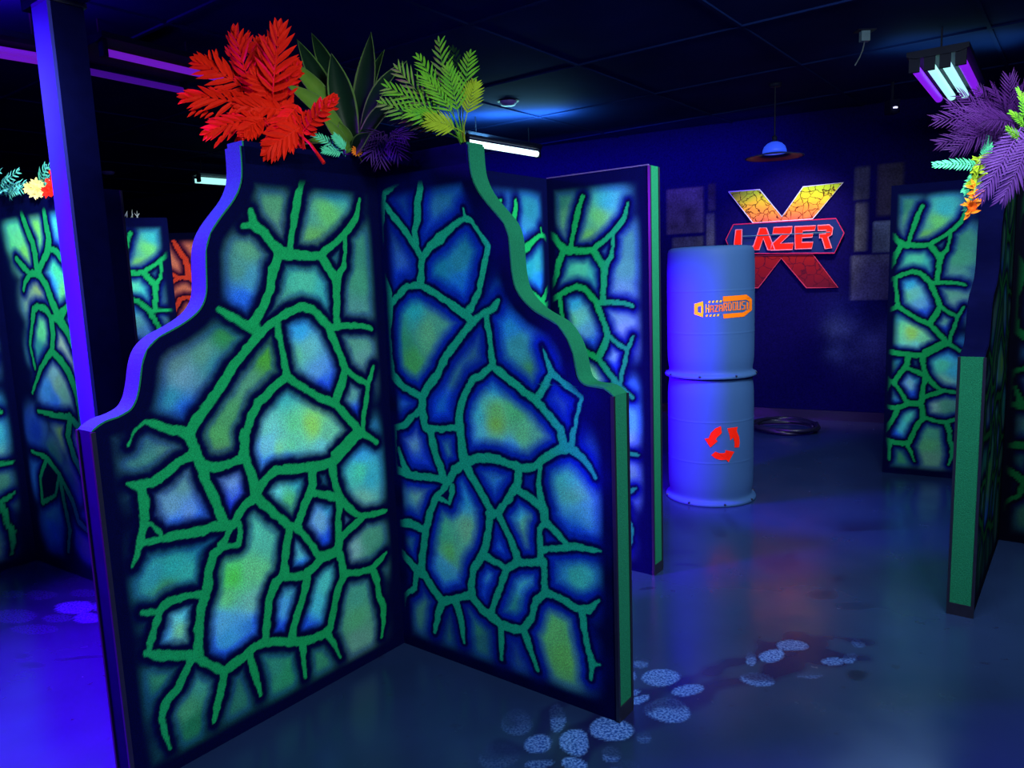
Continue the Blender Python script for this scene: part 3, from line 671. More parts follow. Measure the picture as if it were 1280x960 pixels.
# back wall
WA = math.radians(-28)
WD = Vector((math.cos(WA), math.sin(WA), 0)); WN = Vector((WD.y, -WD.x, 0))
W0 = Vector((2.73, 7.87, 0)); CEIL = 3.1
def onwall(x, y, off=0.0):
    d = ray(x, y); q = (W0 + WN * off - EYE).dot(WN) / d.dot(WN)
    return EYE + d * q
BLOCKS = [(-1.081,-0.684,1.991,2.472,85,82,90),(-1.02,-0.685,1.84,1.95,80,85,85),(-0.633,-0.557,2.217,2.494,60,60,75),(-0.651,-0.566,1.838,2.179,72,75,85),(0.797,0.923,2.21,2.518,70,75,82),(0.809,0.918,1.713,2.178,78,80,85),(0.999,1.219,2.042,2.526,58,55,68),(0.973,1.236,1.697,1.987,95,110,120),(0.784,1.136,1.232,1.666,85,88,105),(1.176,1.449,1.248,1.636,70,72,85)]
m_wall = attr_mat('painted_back_wall', 0.8, 0.03, 0.3, 60)
ws = np.concatenate([np.arange(-13, -1.5, 0.5), np.arange(-1.5, 2.2, 0.02), np.arange(2.2, 6.6, 0.25)])
wz = np.arange(0, CEIL + 0.001, 0.02)
WS, WZ = np.meshgrid(ws, wz, indexing='ij')
wcol = np.ones(WS.shape + (3,)) * np.array((0.003, 0.0015, 0.050))
mott = vnoise(WS + 20, WZ, 5, 11) * 0.6 + vnoise(WS + 20, WZ, 13, 12) * 0.4
for s0, s1, z0, z1, r, g, b in BLOCKS:
    m = smoothstep(-0.012, 0.012, WS - s0) * smoothstep(-0.012, 0.012, s1 - WS) * smoothstep(-0.012, 0.012, WZ - z0) * smoothstep(-0.012, 0.012, z1 - WZ)
    c = np.array([lin(r), lin(g), lin(b)]) * 0.75
    wcol = wcol * (1 - m[..., None]) + (c * (0.35 + 1.3 * mott[..., None])) * m[..., None]
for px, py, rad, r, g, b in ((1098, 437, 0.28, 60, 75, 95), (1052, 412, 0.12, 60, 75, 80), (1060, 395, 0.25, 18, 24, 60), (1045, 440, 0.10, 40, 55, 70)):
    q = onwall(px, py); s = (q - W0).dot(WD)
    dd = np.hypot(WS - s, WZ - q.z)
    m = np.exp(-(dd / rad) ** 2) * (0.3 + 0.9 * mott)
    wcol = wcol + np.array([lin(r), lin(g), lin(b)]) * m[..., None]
nx, ny = WS.shape
idx = np.arange(nx * ny).reshape(nx, ny)
ff = np.stack([idx[:-1, :-1], idx[1:, :-1], idx[1:, 1:], idx[:-1, 1:]], -1).reshape(-1, 4)
mb = MB(); mb.v = [tuple(W0 + WD * float(s) + UP * float(z)) for s, z in zip(WS.ravel(), WZ.ravel())]; mb.f = [tuple(int(i) for i in q) for q in ff]
pt = np.ones((nx * ny, 4), np.float32); pt[:, :3] = np.clip(wcol, 0, 0.8).reshape(-1, 3)
props(mb.build('wall_back', m_wall, None, paint=pt), kind='structure')
e0 = W0 + WD * -13; e1 = W0 + WD * 6.35
props(MB().box((e0 + e1) / 2 + WN * 0.012 + UP * 0.05, WD * ((e1 - e0).length / 2), WN * 0.012, UP * 0.05).build('baseboard_back', m_black), kind='structure')
m_w = mat('navy_wall_paint', (0.004, 0.002, 0.07), 0.8, 0.3, 3, 0.02)
def wallbox(name, a, b, th=0.05):
    a = Vector(a); b = Vector(b); d = (b - a).normalized(); n = Vector((-d.y, d.x, 0))
    props(MB().box((a + b) / 2 + n * th + UP * CEIL / 2, (b - a) / 2, n * th, UP * CEIL / 2).build(name, m_w), kind='structure')
wallbox('wall_right', (e1.x, e1.y, 0), (6.2, 0.5, 0))
wallbox('wall_left', (-8.75, -1.5, 0), (e0.x, e0.y, 0))
m_ceil = mat('navy_ceiling_paint', (0.004, 0.012, 0.080), 0.85, 0.5, 1.6, 0.02)
mb = MB()
mb.box((-1, 7.2, CEIL + 0.05), (11, 0, 0), (0, 8.7, 0), (0, 0, 0.05))
ceil = mb.build('ceiling', m_ceil); props(ceil, kind='structure')
# tile grid of the ceiling
m_grid = mat('ceiling_grid_paint', (0.004, 0.012, 0.078), 0.8, 0.2, 8, 0.02)
mb = MB()
for k in range(-12, 14):
    c = Vector((0, 5, CEIL - 0.006)) + ER * (k * 0.61 * 2)
    mb.box(c, ER * 0.012, EL * 9, UP * 0.006)
for k in range(-8, 10):
    c = Vector((0, 5, CEIL - 0.0065)) + EL * (k * 0.61 * 2 + 0.3)
    mb.box(c, EL * 0.012, ER * 9, UP * 0.006)
props(mb.build('trim_1', m_grid), kind='structure')

# ------------------------------------------------------------------ sign on the back wall
sg = onwall(975, 295, 0.0)
sign = thing('wall_sign', 'large X-shaped wall sign with red LAZER lettering on the back wall', 'sign', sg)
def wp(pts, off): return [onwall(820 + x / 4.267, 200 + y / 4.267, off) for x, y in pts]
def sign_mat(name, zlo, zhi, stops, crack, dk=0.06):
    m, nt, b = new_mat(name)
    N, Lk = nt.nodes, nt.links
    tc = N.new('ShaderNodeTexCoord'); sx = N.new('ShaderNodeSeparateXYZ'); Lk.new(tc.outputs['Object'], sx.inputs[0])
    mr = N.new('ShaderNodeMapRange'); mr.inputs[1].default_value = zlo; mr.inputs[2].default_value = zhi
    n = N.new('ShaderNodeTexNoise'); n.inputs['Scale'].default_value = 9; n.inputs['Detail'].default_value = 5; Lk.new(tc.outputs['Object'], n.inputs['Vector'])
    ad = N.new('ShaderNodeMath'); ad.operation = 'MULTIPLY_ADD'; ad.inputs[1].default_value = 0.16; Lk.new(n.outputs['Fac'], ad.inputs[0]); Lk.new(sx.outputs['Z'], ad.inputs[2])
    Lk.new(ad.outputs[0], mr.inputs[0])
    cr = N.new('ShaderNodeValToRGB'); e = cr.color_ramp.elements
    while len(e) < len(stops): e.new(0.5)
    for q, (p, c) in zip(e, stops): q.position = p; q.color = (*c, 1)
    Lk.new(mr.outputs[0], cr.inputs[0])
    src = cr.outputs[0]
    vo = N.new('ShaderNodeTexVoronoi'); vo.feature = 'DISTANCE_TO_EDGE'; vo.inputs['Scale'].default_value = crack
    wv = N.new('ShaderNodeVectorMath'); wv.operation = 'MULTIPLY_ADD'; wv.inputs[1].default_value = (0.12, 0.12, 0.12); Lk.new(n.outputs['Color'], wv.inputs[0]); Lk.new(tc.outputs['Object'], wv.inputs[2]); Lk.new(wv.outputs[0], vo.inputs['Vector'])
    m2 = N.new('ShaderNodeMapRange'); m2.inputs[1].default_value = 0.015; m2.inputs[2].default_value = 0.05; Lk.new(vo.outputs['Distance'], m2.inputs[0])
    mx = N.new('ShaderNodeMix'); mx.data_type = 'RGBA'; mx.inputs[6].default_value = (*[v * dk for v in stops[0][1]], 1)
    Lk.new(m2.outputs[0], mx.inputs[0]); Lk.new(src, mx.inputs[7]); Lk.new(mx.outputs[2], b.inputs['Base Color'])
    b.inputs['Roughness'].default_value = 0.6
    b.inputs['Specular IOR Level'].default_value = 0.05
    return m
m_xup = sign_mat('cracked_yellow_orange_print', 0.24, 0.52, [(0.0, (0.85, 0.13, 0.05)), (0.4, (0.85, 0.28, 0.03)), (0.7, (0.66, 0.48, 0.02)), (1.0, (0.36, 0.52, 0.02))], 12)
m_xlo = sign_mat('red_rock_print', -0.50, -0.02, [(0.0, (0.10, 0.004, 0.016)), (0.5, (0.20, 0.005, 0.010)), (1.0, (0.30, 0.008, 0.008))], 9, 0.8)
m_ban = mat('blue_banner_print', (0.006, 0.016, 0.09), 0.6, 0.5, 4, 0.05)
T3 = WN * -0.02
def plate(name, pts, m, off, th, label=None, rim=None):
    P = wp(pts, off)
    o = fix_normals(MB().prism(P, WN * (-th)).build(name, m, sign, label=label))
    if rim:
        r_ = MB(); r_.tube(P + [P[0], P[1]], 0.006, 6, False); r_.build('rim', rim, o)
    return o
if (onwall(975, 295, 0.1) - EYE).length > (onwall(975, 295, 0.0) - EYE).length: raise SystemExit('normal')
plate('upper_x', [(387, 170), (553, 158), (672, 302), (785, 143), (998, 120), (835, 315), (518, 337)], m_xup, 0.035, 0.034, 'cracked yellow and orange upper half of the X', m_white)
plate('lower_x', [(500, 512), (835, 503), (970, 680), (802, 682), (668, 524), (545, 682), (385, 690)], m_xlo, 0.035, 0.034, 'dark red lower half of the X', mat('crimson_rim', (0.5, 0.03, 0.08)))
plate('banner', [(372, 425), (412, 345), (960, 312), (1003, 390), (952, 497), (405, 500)], m_ban, 0.060, 0.03, 'blue pointed banner behind the letters', mat('red_rim', (0.5, 0.01, 0.08)))
LET = [[(425, 373), (458, 371), (456, 460), (520, 460), (518, 481), (412, 481)],
       [(512, 480), (553, 362), (588, 362), (634, 480), (596, 480), (572, 418), (550, 480)],
       [(628, 360), (727, 355), (722, 388), (664, 445), (733, 443), (727, 478), (612, 482), (616, 450), (678, 392), (622, 394)],
       [(740, 356), (853, 350), (846, 376), (783, 379), (781, 396), (838, 393), (833, 412), (779, 416), (777, 440), (838, 438), (830, 472), (742, 476)],
       [(862, 350), (925, 346), (943, 362), (938, 398), (917, 412), (937, 470), (902, 474), (884, 416), (872, 417), (872, 396), (905, 393), (910, 375), (864, 377)]]
for pts, nm in zip(LET, 'LAZER'):
    plate('letter', pts, m_red, 0.085, 0.026, None, mat('letter_rim', (0.75, 0.2, 0.25)))
q0 = onwall(820 + 462 / 4.267, 200 + 407 / 4.267, 0.088); q1 = onwall(820 + 930 / 4.267, 200 + 385 / 4.267, 0.088)
MB().tube([q0, q1], 0.005, 6).build('accent_line', mat('dull_teal', (0.05, 0.15, 0.2)), sign)

# ------------------------------------------------------------------ barrels
BC = Vector((1.375, 5.115, 0)); BR = 0.283
def barrel(z0, hgt, label, top):
    o = thing('plastic_barrel', label, 'barrel', (BC.x, BC.y, z0), 'stacked barrels')
    R_ = BR
    prof = [(R_ * 0.9, 0.0), (R_ + 0.020, 0.0), (R_ + 0.024, 0.004), (R_ + 0.025, 0.012), (R_ + 0.021, 0.021), (R_ + 0.008, 0.027), (R_ - 0.002, 0.034), (R_ - 0.005, 0.045), (R_ - 0.003, 0.065), (R_ + 0.001, 0.09), (R_ + 0.004, 0.12), (R_ + 0.0055, 0.16), (R_ + 0.006, 0.20), (R_ + 0.006, 0.25)]
    for q in (0.345, 0.665):
        z_ = hgt * q
        prof += [(R_ + 0.006, z_ - 0.012), (R_ + 0.006, z_ - 0.006), (R_ + 0.0072, z_ - 0.002), (R_ + 0.0072, z_ + 0.002), (R_ + 0.006, z_ + 0.006), (R_ + 0.006, z_ + 0.012)]
    prof += [(R_ + 0.006, hgt * 0.80), (R_ + 0.005, hgt * 0.86), (R_ + 0.003, hgt * 0.91)]
    if top: prof += [(R_ + 0.001, hgt - 0.035), (R_ - 0.006, hgt - 0.014), (R_ - 0.022, hgt - 0.003), (R_ - 0.05, hgt), (R_ - 0.055, hgt - 0.012), (0.01, hgt - 0.012)]
    else: prof += [(R_ - 0.004, hgt - 0.03), (R_ - 0.004, hgt - 0.0005), (0.01, hgt - 0.0005)]
    MB().lathe(prof, (BC.x, BC.y, z0), 72).build('drum_body', m_barrel, o, True)
    for k in range(8):
        w = 2 * PI * k / 8 + (0.3 if z0 else 0.05)
        dv = Vector((math.cos(w), math.sin(w), 0))
        MB().tube([BC + UP * (z0 + 0.019) + dv * (R_ + 0.018), BC + UP * (z0 + 0.019) + dv * (R_ + 0.029)], 0.0065, 8).build('bolt', m_black, o)
    return o
B1H = 0.862
b1 = barrel(0, B1H, 'lower slate-blue plastic barrel with red recycling arrows, standing on the floor', False)
b2 = barrel(B1H, 0.868, 'upper slate-blue plastic barrel with orange HAZARDOUS badge, stacked on another', True)
def oncyl(x, y, r):
    d = ray(x, y); e = EYE - BC
    A_ = d.x ** 2 + d.y ** 2; B_ = 2 * (e.x * d.x + e.y * d.y); C_ = e.x ** 2 + e.y ** 2 - r * r
    q = (-B_ - math.sqrt(max(0, B_ * B_ - 4 * A_ * C_))) / (2 * A_)
    return EYE + d * q
def decal(mb, pts, r=BR + 0.0075):
    dense = []
    for (x0, y0), (x1, y1) in zip(pts, pts[1:] + pts[:1]):
        n_ = max(1, int(math.hypot(x1 - x0, y1 - y0) / 4))
        dense += [(x0 + (x1 - x0) * k / n_, y0 + (y1 - y0) * k / n_) for k in range(n_)]
    out = [oncyl(x, y, r + 0.002) for x, y in dense]
    inn = []
    for p in out:
        v = Vector((p.x - BC.x, p.y - BC.y, 0)); inn.append(p - v.normalized() * 0.004)
    n = len(out)
    return mb.add(out + inn, [tuple(range(n)), tuple(reversed(range(n, 2 * n)))] + [(i, n + i, n + (i + 1) % n, (i + 1) % n) for i in range(n)])
c5 = lambda l: [(780 + x / 3.2, 360 + y / 3.2) for x, y in l]
for l in ([(388, 553), (391, 580), (372, 598), (367, 606), (374, 613), (345, 638), (322, 603), (338, 601), (347, 580), (366, 562)],
          [(414, 562), (455, 556), (451, 572), (461, 596), (463, 618), (460, 637), (443, 638), (443, 620), (437, 598), (426, 609), (422, 586)],
          [(349, 669), (366, 655), (382, 661), (398, 661), (406, 659), (406, 649), (441, 655), (418, 697), (409, 687), (388, 688), (366, 682)]):
    mb = MB(); decal(mb, c5(l)); fix_normals(mb.build('recycling_arrow', m_red, b1, label='red curved recycling arrow'))
c4 = lambda l: [(820 + x / 4.267, 200 + y / 4.267) for x, y in l]
mb = MB()
for q in ([(204, 768), (250, 754), (252, 775), (222, 783)], [(204, 768), (222, 783), (222, 812), (204, 823)], [(204, 823), (222, 812), (250, 819), (250, 839)]): decal(mb, c4(q))
decal(mb, c4([(241, 775), (252, 773), (252, 820), (241, 818)]))
fix_normals(mb.build('badge_bracket', m_yellow, b2, label='yellow bracket at the left end of the badge'))
mb = MB()
for q in ([(358, 728), (400, 725), (400, 753), (358, 756)], [(400, 725), (440, 722), (440, 749), (400, 753)], [(440, 722), (484, 718), (480, 745), (440, 749)], [(484, 718), (512, 742), (500, 754), (480, 745)],
          [(500, 754), (512, 742), (512, 770), (500, 770)], [(500, 770), (512, 770), (512, 800), (500, 794)], [(500, 794), (512, 800), (470, 835), (466, 813)], [(466, 813), (470, 835), (418, 840), (416, 817)], [(416, 817), (418, 840), (362, 845), (358, 822)],
          [(485, 756), (492, 760), (492, 794), (485, 798)]):
    decal(mb, c4(q))
fix_normals(mb.build('badge_frame', m_orange, b2, label='orange frame around the badge'))
for k in range(4):
    x = 278 + k * 20
    for q in ([(x + 4, 752 - k), (x + 14, 751 - k), (x + 10, 762 - k), (x, 763 - k)], [(x - 10, 826 - k), (x, 825 - k), (x - 4, 836 - k), (x - 14, 837 - k)]):
        mb = MB(); decal(mb, c4(q)); fix_normals(mb.build('badge_tick', m_yellow, b2))
GL = {'H': [[(0, 0), (0, 1)], [(1, 0), (1, 1)], [(0, .5), (1, .5)]], 'a': [[(0, 0), (0, .55), (.0, 1), (1, 1), (1, 0)], [(0, .45), (1, .45)]], 'z': [[(0, 1), (1, 1), (0, 0), (1, 0)]],
      'A': [[(0, 0), (0, 1), (1, 1), (1, 0)], [(0, .45), (1, .45)]], 'R': [[(0, 0), (0, 1), (1, 1), (1, .5), (0, .5)], [(.45, .5), (1, 0)]], 'D': [[(0, 0), (0, 1), (.75, 1), (1, .75), (1, .25), (.75, 0), (0, 0)]],
      'O': [[(0, 0), (0, 1), (1, 1), (1, 0), (0, 0)]], 'U': [[(0, 1), (0, 0), (1, 0), (1, 1)]], 'S': [[(1, 1), (0, 1), (0, .52), (1, .48), (1, 0), (0, 0)]]}
HW = [('H', 1), ('a', .8), ('z', .8), ('a', .8), ('R', 1), ('D', 1), ('O', 1), ('U', 1), ('S', 1)]
for k, (g, hs) in enumerate(HW):
    x0 = 267 + k * 24.0; w = 14.5
    yb = 812 - k * 24.2 * 0.085; ht = 40 * hs
    mb = MB()
    for st in GL[g]:
        for (a, b), (c, d) in zip(st[:-1], st[1:]):
            p = Vector((x0 + a * w, yb - b * ht)); q = Vector((x0 + c * w, yb - d * ht))
            tt = (q - p).normalized(); nn = Vector((-tt.y, tt.x)) * 2.3; p = p - tt * 2.3; q = q + tt * 2.3
            decal(mb, c4([tuple(p + nn), tuple(q + nn), tuple(q - nn), tuple(p - nn)]))
    fix_normals(mb.build('badge_letter', m_yellow if k < 1 else m_orange, b2))

# ------------------------------------------------------------------ coil on floor by the back wall
cc = atz(982, 537, 0.0)
mb = MB()
pts = []
for k in range(0, 220):
    w = 2 * PI * k / 55; r = 0.30 + 0.02 * math.sin(k * 0.37) + 0.012 * (k // 55)
    pts.append((cc.x + 0.9 * r * math.cos(w), cc.y + r * math.sin(w), 0.018 + 0.011 * (k / 55)))
mb.tube(pts, 0.016, 8)
props(mb.build('coiled_cable', m_black, None, True), 'black cable coiled on the floor behind the barrels by the back wall', 'cable')

# ------------------------------------------------------------------ plants
def frame(b, t, n):
    x = (t - b); L = x.length; x = x / L
    z = Vector(n) - Vector(n).dot(x) * x
    if z.length < 0.05: z = UP - UP.dot(x) * x
    z.normalize(); y = z.cross(x)
    return x, y, z, L
def blade(mb, p, d, n, L, w, sag=0.0, seg=4, fold=0.25, shape=None):
    """pointed leaflet from p along d, face normal n"""
    d = Vector(d).normalized(); n = Vector(n); n = (n - n.dot(d) * d).normalized(); s = n.cross(d)
    vs, fs = [], []
    for i in range(seg + 1):
        t = i / seg
        ww = w * (shape(t) if shape else (0.45 + 0.55 * math.sin(min(1, t * 1.6) * PI / 2)) * (1 - t ** 2.6) + 0.02)
        c = Vector(p) + d * (L * t) - n * (sag * L * t * t)
        vs += [c - s * ww / 2 + n * (fold * ww * 0.5), c, c + s * ww / 2 + n * (fold * ww * 0.5)]
    for i in range(seg):
        a = 3 * i
        fs += [(a, a + 1, a + 4, a + 3), (a + 1, a + 2, a + 5, a + 4)]
    mb.add(vs, fs)
def pinnate(mb, b, t, n, nl, lw, width, rib=0.003, sag=0.10, a0=72, a1=22, prof=None, start=0.1, droop=0.15, fold=0.25, jit=0.1):
    """leaf or frond: a rib with pairs of leaflets"""
    b = Vector(b); t = Vector(t)
    x, y, z, L = frame(b, t, n)
    pos = lambda s: b + x * (L * s) + z * (sag * L * 4 * s * (1 - s))
    mb.tube([pos(i / 8) for i in range(9)], [rib * (1 - 0.7 * i / 8) for i in range(9)], 5)
    for k in range(nl):
        s = start + (1 - start) * (k / nl)
        w = width * (prof(s) if prof else math.sin(PI * min(1, 0.18 + 0.8 * s)) ** 0.8)
        tang = (pos(min(1, s + 0.02)) - pos(max(0, s - 0.02))).normalized()
        ang = math.radians(a0 + (a1 - a0) * s)
        for sd in (-1, 1):
            dv = tang * math.cos(ang) + y * sd * math.sin(ang) + z * rnd.uniform(-jit, jit)
            blade(mb, pos(s), dv, z, w * rnd.uniform(0.88, 1.1), lw * rnd.uniform(0.9, 1.1), droop, 4, fold)
    blade(mb, pos(0.97), x, z, width * 0.35, lw, droop, 4, fold)
def leafmat(name, c, c2=None, rough=0.55):
    m = mat(name, c, rough, 0.4, 24, 0.06)
    if c2:
        nt = m.node_tree
        for nd in nt.nodes:
            if nd.bl_idname == 'ShaderNodeMix':
                nd.inputs[6].default_value = (*c, 1); nd.inputs[7].default_value = (*c2, 1)
    return m
m_rl = leafmat('red_leaf', (0.62, 0.006, 0.004), (0.92, 0.022, 0.005))
m_rs = leafmat('red_stem', (0.7, 0.01, 0.008))
m_ag = leafmat('dark_green_leaf', (0.004, 0.016, 0.012), (0.009, 0.028, 0.012), 0.35)
m_agr = leafmat('pale_green_margin', (0.09, 0.17, 0.04))
m_yl = leafmat('yellow_green_leaf', (0.06, 0.17, 0.02), (0.14, 0.24, 0.03))
m_fern = leafmat('bright_fern', (0.03, 0.30, 0.03), (0.20, 0.42, 0.02))
m_fst = leafmat('fern_stalk', (0.25, 0.36, 0.02))
m_pur = leafmat('purple_frond', (0.06, 0.018, 0.16), (0.11, 0.035, 0.25))
m_pur2 = leafmat('dim_purple_frond', (0.018, 0.003, 0.050), (0.036, 0.006, 0.085))
m_mint = leafmat('mint_fern', (0.06, 0.52, 0.30), (0.14, 0.75, 0.42))
m_org = leafmat('orange_petal', (0.95, 0.16, 0.01), (0.95, 0.33, 0.02))
m_yel = leafmat('yellow_petal', (0.85, 0.60, 0.10), (0.95, 0.75, 0.35))
m_cyan = leafmat('pale_cyan_fern', (0.10, 0.65, 0.55), (0.25, 0.85, 0.75))
VIEW = Vector((0, -1, 0.15))

# red split-leaf plant on the left crown
Yr = 2.86
rb = CM + EL * 0.34 + NL * 0.05 + UP * (HM + 0.03)
rp = thing('split_leaf_plant', 'bright red plant with deeply cut leaves on top of the nearest partition', 'plant', rb)
RLEAF = [  # base px, tip px, depth, width, normal tilt
    ((341, 128), (350, 34), 2.84, 0.105, (0.1, -1, 0.1)), ((318, 118), (294, 38), 2.90, 0.085, (-0.3, -1, 0.2)), ((318, 118), (246, 76), 2.92, 0.095, (-0.2, -1, 0.5)),
    ((316, 134), (231, 122), 2.80, 0.095, (0, -0.9, 0.5)), ((330, 148), (258, 166), 2.76, 0.085, (0, -0.9, 0.4)), ((332, 100), (326, 52), 2.96, 0.07, (0.3, -1, 0.1)),
    ((326, 150), (304, 168), 2.72, 0.055, (0, -1, 0.2)), ((374, 160), (332, 190), 2.70, 0.075, (0.2, -1, 0.1)), ((372, 132), (340, 178), 2.74, 0.07, (0, -1, 0.3)),
    ((378, 165), (419, 121), 2.80, 0.050, (0.4, -1, 0.1)), ((360, 140), (318, 92), 2.88, 0.080, (0, -1, 0.3)), ((352, 138), (300, 134), 2.82, 0.080, (-0.1, -1, 0.4)),
    ((350, 120), (372, 78), 2.92, 0.05, (0.4, -1, 0.1))]
root_px = (352, 186)
for (bx, by), (tx, ty), Y, wd, nn in RLEAF:
    b = at(bx, by, Y + 0.03); t_ = at(tx, ty, Y - 0.03)
    mb = MB()
    L_ = (t_ - b).length
    pinnate(mb, b, t_, nn, 8, 0.025, wd * 1.05, 0.0035, 0.06, 62, 16, lambda s: 0.55 + 0.5 * math.sin(PI * min(1, s * 1.1)), 0.04, 0.12, 0.35, 0.18)
    # side teeth make the lobes ragged
    x, y, z, L2 = frame(b, t_, nn)
    for k in range(16):
        s = rnd.uniform(0.05, 0.85); sd = rnd.choice((-1, 1)); a = math.radians(rnd.uniform(30, 60))
        blade(mb, b + x * (L2 * s) + y * (sd * wd * rnd.uniform(0.3, 0.55)), x * math.cos(a) + y * sd * math.sin(a), z, wd * 0.42, 0.014, 0.1, 3, 0.3)
    mb.build('leaf', m_rl, rp)
    r0 = rb + Vector((rnd.uniform(-0.05, 0.05), rnd.uniform(-0.02, 0.02), 0))
    m1 = (r0 + b) / 2 + Vector((0, -0.02, 0.03))
    MB().tube([r0, m1, b], 0.0045, 6).build('stem', m_rs, rp)
s0 = at(372, 166, 2.72); s1 = at(405, 204, 2.66)
MB().tube([rb + UP * 0.0, at(352, 180, 2.78), s0], 0.004, 6).build('stem', m_rs, rp)
MB().tube([s0, at(388, 180, 2.68), s1], [0.005, 0.005, 0.007], 6).build('stem', m_rs, rp, label='cut red stem hanging over the front')

# broad-leaved rosette behind the corner
ab = CM + EL * 0.06 + NL * 0.055 + UP * (HM + 0.03)
ag = thing('rosette_plant', 'dark green rosette plant with long pointed leaves above the corner of the nearest partition', 'plant', ab)
def agave(b, t, n, w, sag, m=m_ag):
    x, y, z, L = frame(b, t, n)
    seg = 12
    vs, fs = [], []
    for i in range(seg + 1):
        q = i / seg
        ww = w * (0.42 + 0.58 * math.sin(PI * min(1, 0.12 + q * 0.75)) ** 1.2) * (1 - q ** 5) * (1 if q < 0.97 else 0.2) + 0.001
        c = b + x * (L * q) + z * (sag * L * 4 * q * (1 - q))
        for e, h in ((-1, 0.22), (-0.88, 0.17), (-0.45, 0.05), (0, 0), (0.45, 0.05), (0.88, 0.17), (1, 0.22)):
            vs.append(c + y * (e * ww / 2) + z * (h * ww))
    for i in range(seg):
        for k in range(6):
            fs.append((7 * i + k, 7 * i + k + 1, 7 * i + 8 + k, 7 * i + 7 + k))
    o = MB().add(vs, fs).build('leaf', [m, m_agr], ag, True)
    mi = np.array([1 if (k % 6) in (0, 5) else 0 for k in range(len(fs))], np.int32)
    o.data.polygons.foreach_set('material_index', mi)
    so = o.modifiers.new('thick', 'SOLIDIFY'); so.thickness = 0.003
for (bx, by), (tx, ty), Yb, Yt, w, nn, sg_, mm in [
    ((432, 172), (371, 49), 3.12, 3.10, 0.085, (0.35, -1, 0.1), 0.04, m_ag), ((436, 150), (389, 41), 3.16, 3.25, 0.075, (0.3, -1, 0), 0.05, m_ag),
    ((440, 176), (414, 66), 3.04, 2.98, 0.105, (0.1, -1, 0.1), -0.04, m_ag), ((446, 172), (464, 40), 3.14, 3.18, 0.100, (-0.35, -1, 0.1), -0.05, m_ag),
    ((452, 165), (481, 62), 3.2, 3.35, 0.06, (-0.4, -1, 0.1), 0.05, m_ag), ((456, 165), (509, 76), 3.12, 3.12, 0.075, (-0.5, -0.9, 0.4), 0.10, m_ag),
    ((430, 160), (360, 74), 3.05, 3.0, 0.07, (0.4, -1, 0.2), 0.08, m_yl), ((428, 168), (356, 105), 3.0, 2.92, 0.075, (0.3, -1, 0.5), 0.10, m_yl),
    ((426, 180), (374, 182), 3.0, 2.92, 0.04, (0, -0.8, 0.6), 0.08, m_yl), ((436, 188), (402, 146), 2.98, 2.9, 0.045, (0.3, -1, 0.3), 0.04, m_yl),
    ((438, 190), (424, 152), 2.98, 2.94, 0.06, (0.2, -1, 0.2), -0.08, m_yl), ((444, 190), (463, 166), 2.98, 2.93, 0.06, (-0.2, -1, 0.2), 0.1, m_ag),
    ((452, 178), (500, 118), 3.1, 3.05, 0.07, (-0.4, -1, 0.2), 0.06, m_ag)]:
    agave(at(bx, by, Yb), at(tx, ty, Yt), nn, w, sg_, mm)
MB().lathe([(0.045, -0.02), (0.05, 0.02), (0.04, 0.10), (0.02, 0.16)], tuple(ab), 16).build('crown', m_ag, ag, True)

# green fern on the right crown
fb = CM + ER * 0.43 + NR * 0.05 + UP * (HM + 0.03)
fn = thing('fern', 'bright yellow-green fern on the right crown of the nearest partition', 'plant', fb)
FR = [((572, 160), (549, 50), 2.86, .050, m_fern), ((578, 150), (588, 66), 2.90, .045, m_fern), ((570, 165), (522, 70), 2.82, .045, m_fern), ((574, 168), (496, 84), 2.80, .055, m_fern),
      ((572, 166), (482, 108), 2.76, .055, m_fern), ((572, 172), (476, 128), 2.74, .05, m_fern), ((568, 160), (510, 140), 2.70, .05, m_fern), ((580, 158), (594, 104), 2.84, .045, m_fst),
      ((574, 160), (530, 96), 2.76, .05, m_fern), ((576, 160), (560, 84), 2.78, .05, m_fern), ((578, 165), (536, 150), 2.68, .045, m_fst), ((575, 150), (566, 60), 2.95, .045, m_ag), ((572, 170), (490, 148), 2.78, .045, m_ag)]
for (bx, by), (tx, ty), Y, wd, mm in FR:
    b = at(bx, by, (Y + 2.80) / 2); t_ = at(tx, ty, Y)
    mb = MB()
    pinnate(mb, b, t_, (rnd.uniform(-.6, .6), -1, rnd.uniform(-.1, .6)), 9, 0.0105, wd * 1.5, 0.0022, 0.09, 55, 26, lambda s: 0.5 + 0.5 * math.sin(PI * min(1, s)), 0.30, 0.15, 0.3, 0.15)
    mb.tube([fb + Vector((rnd.uniform(-.02, .02), 0, 0)), (fb + b) / 2 + UP * 0.01, b], 0.0028, 5)
    mb.build('frond', mm, fn)

# purple frond drooping over the front by the corner, small mint fern and orange bloom beside it
def spray(name, label, cat, root, tips, m, nl, lw, wd, group=None, part='frond', rib=0.002, nrm=None, a0=62, a1=25, start=0.15, sag=0.08):
    o = thing(name, label, cat, root, group)
    for b, t_ in tips:
        mb = MB()
        pinnate(mb, b, t_, nrm or (rnd.uniform(-.4, .4), -1, rnd.uniform(0, .5)), nl, lw, wd, rib, sag, a0, a1, lambda s: 0.6 + 0.4 * math.sin(PI * min(1, s)), start, 0.12, 0.3, 0.15)
        mb.tube([root, (Vector(root) + b) / 2 + UP * 0.012, b], rib, 5)
        mb.build(part, m, o)
    return o
pr = CM + ER * 0.05 + NR * 0.03 + UP * (HM + 0.045)
spray('palm_sprig', 'small purple palm sprig drooping over the front corner of the nearest partition', 'plant', pr,
      [(at(484, 168, 2.98), at(476, 206, 2.92)), (at(482, 168, 2.97), at(462, 196, 2.93)), (at(488, 166, 2.96), at(500, 196, 2.90)), (at(480, 164, 3.0), at(455, 178, 2.97)), (at(490, 164, 2.98), at(508, 172, 2.93))], m_pur, 7, 0.0065, 0.075)
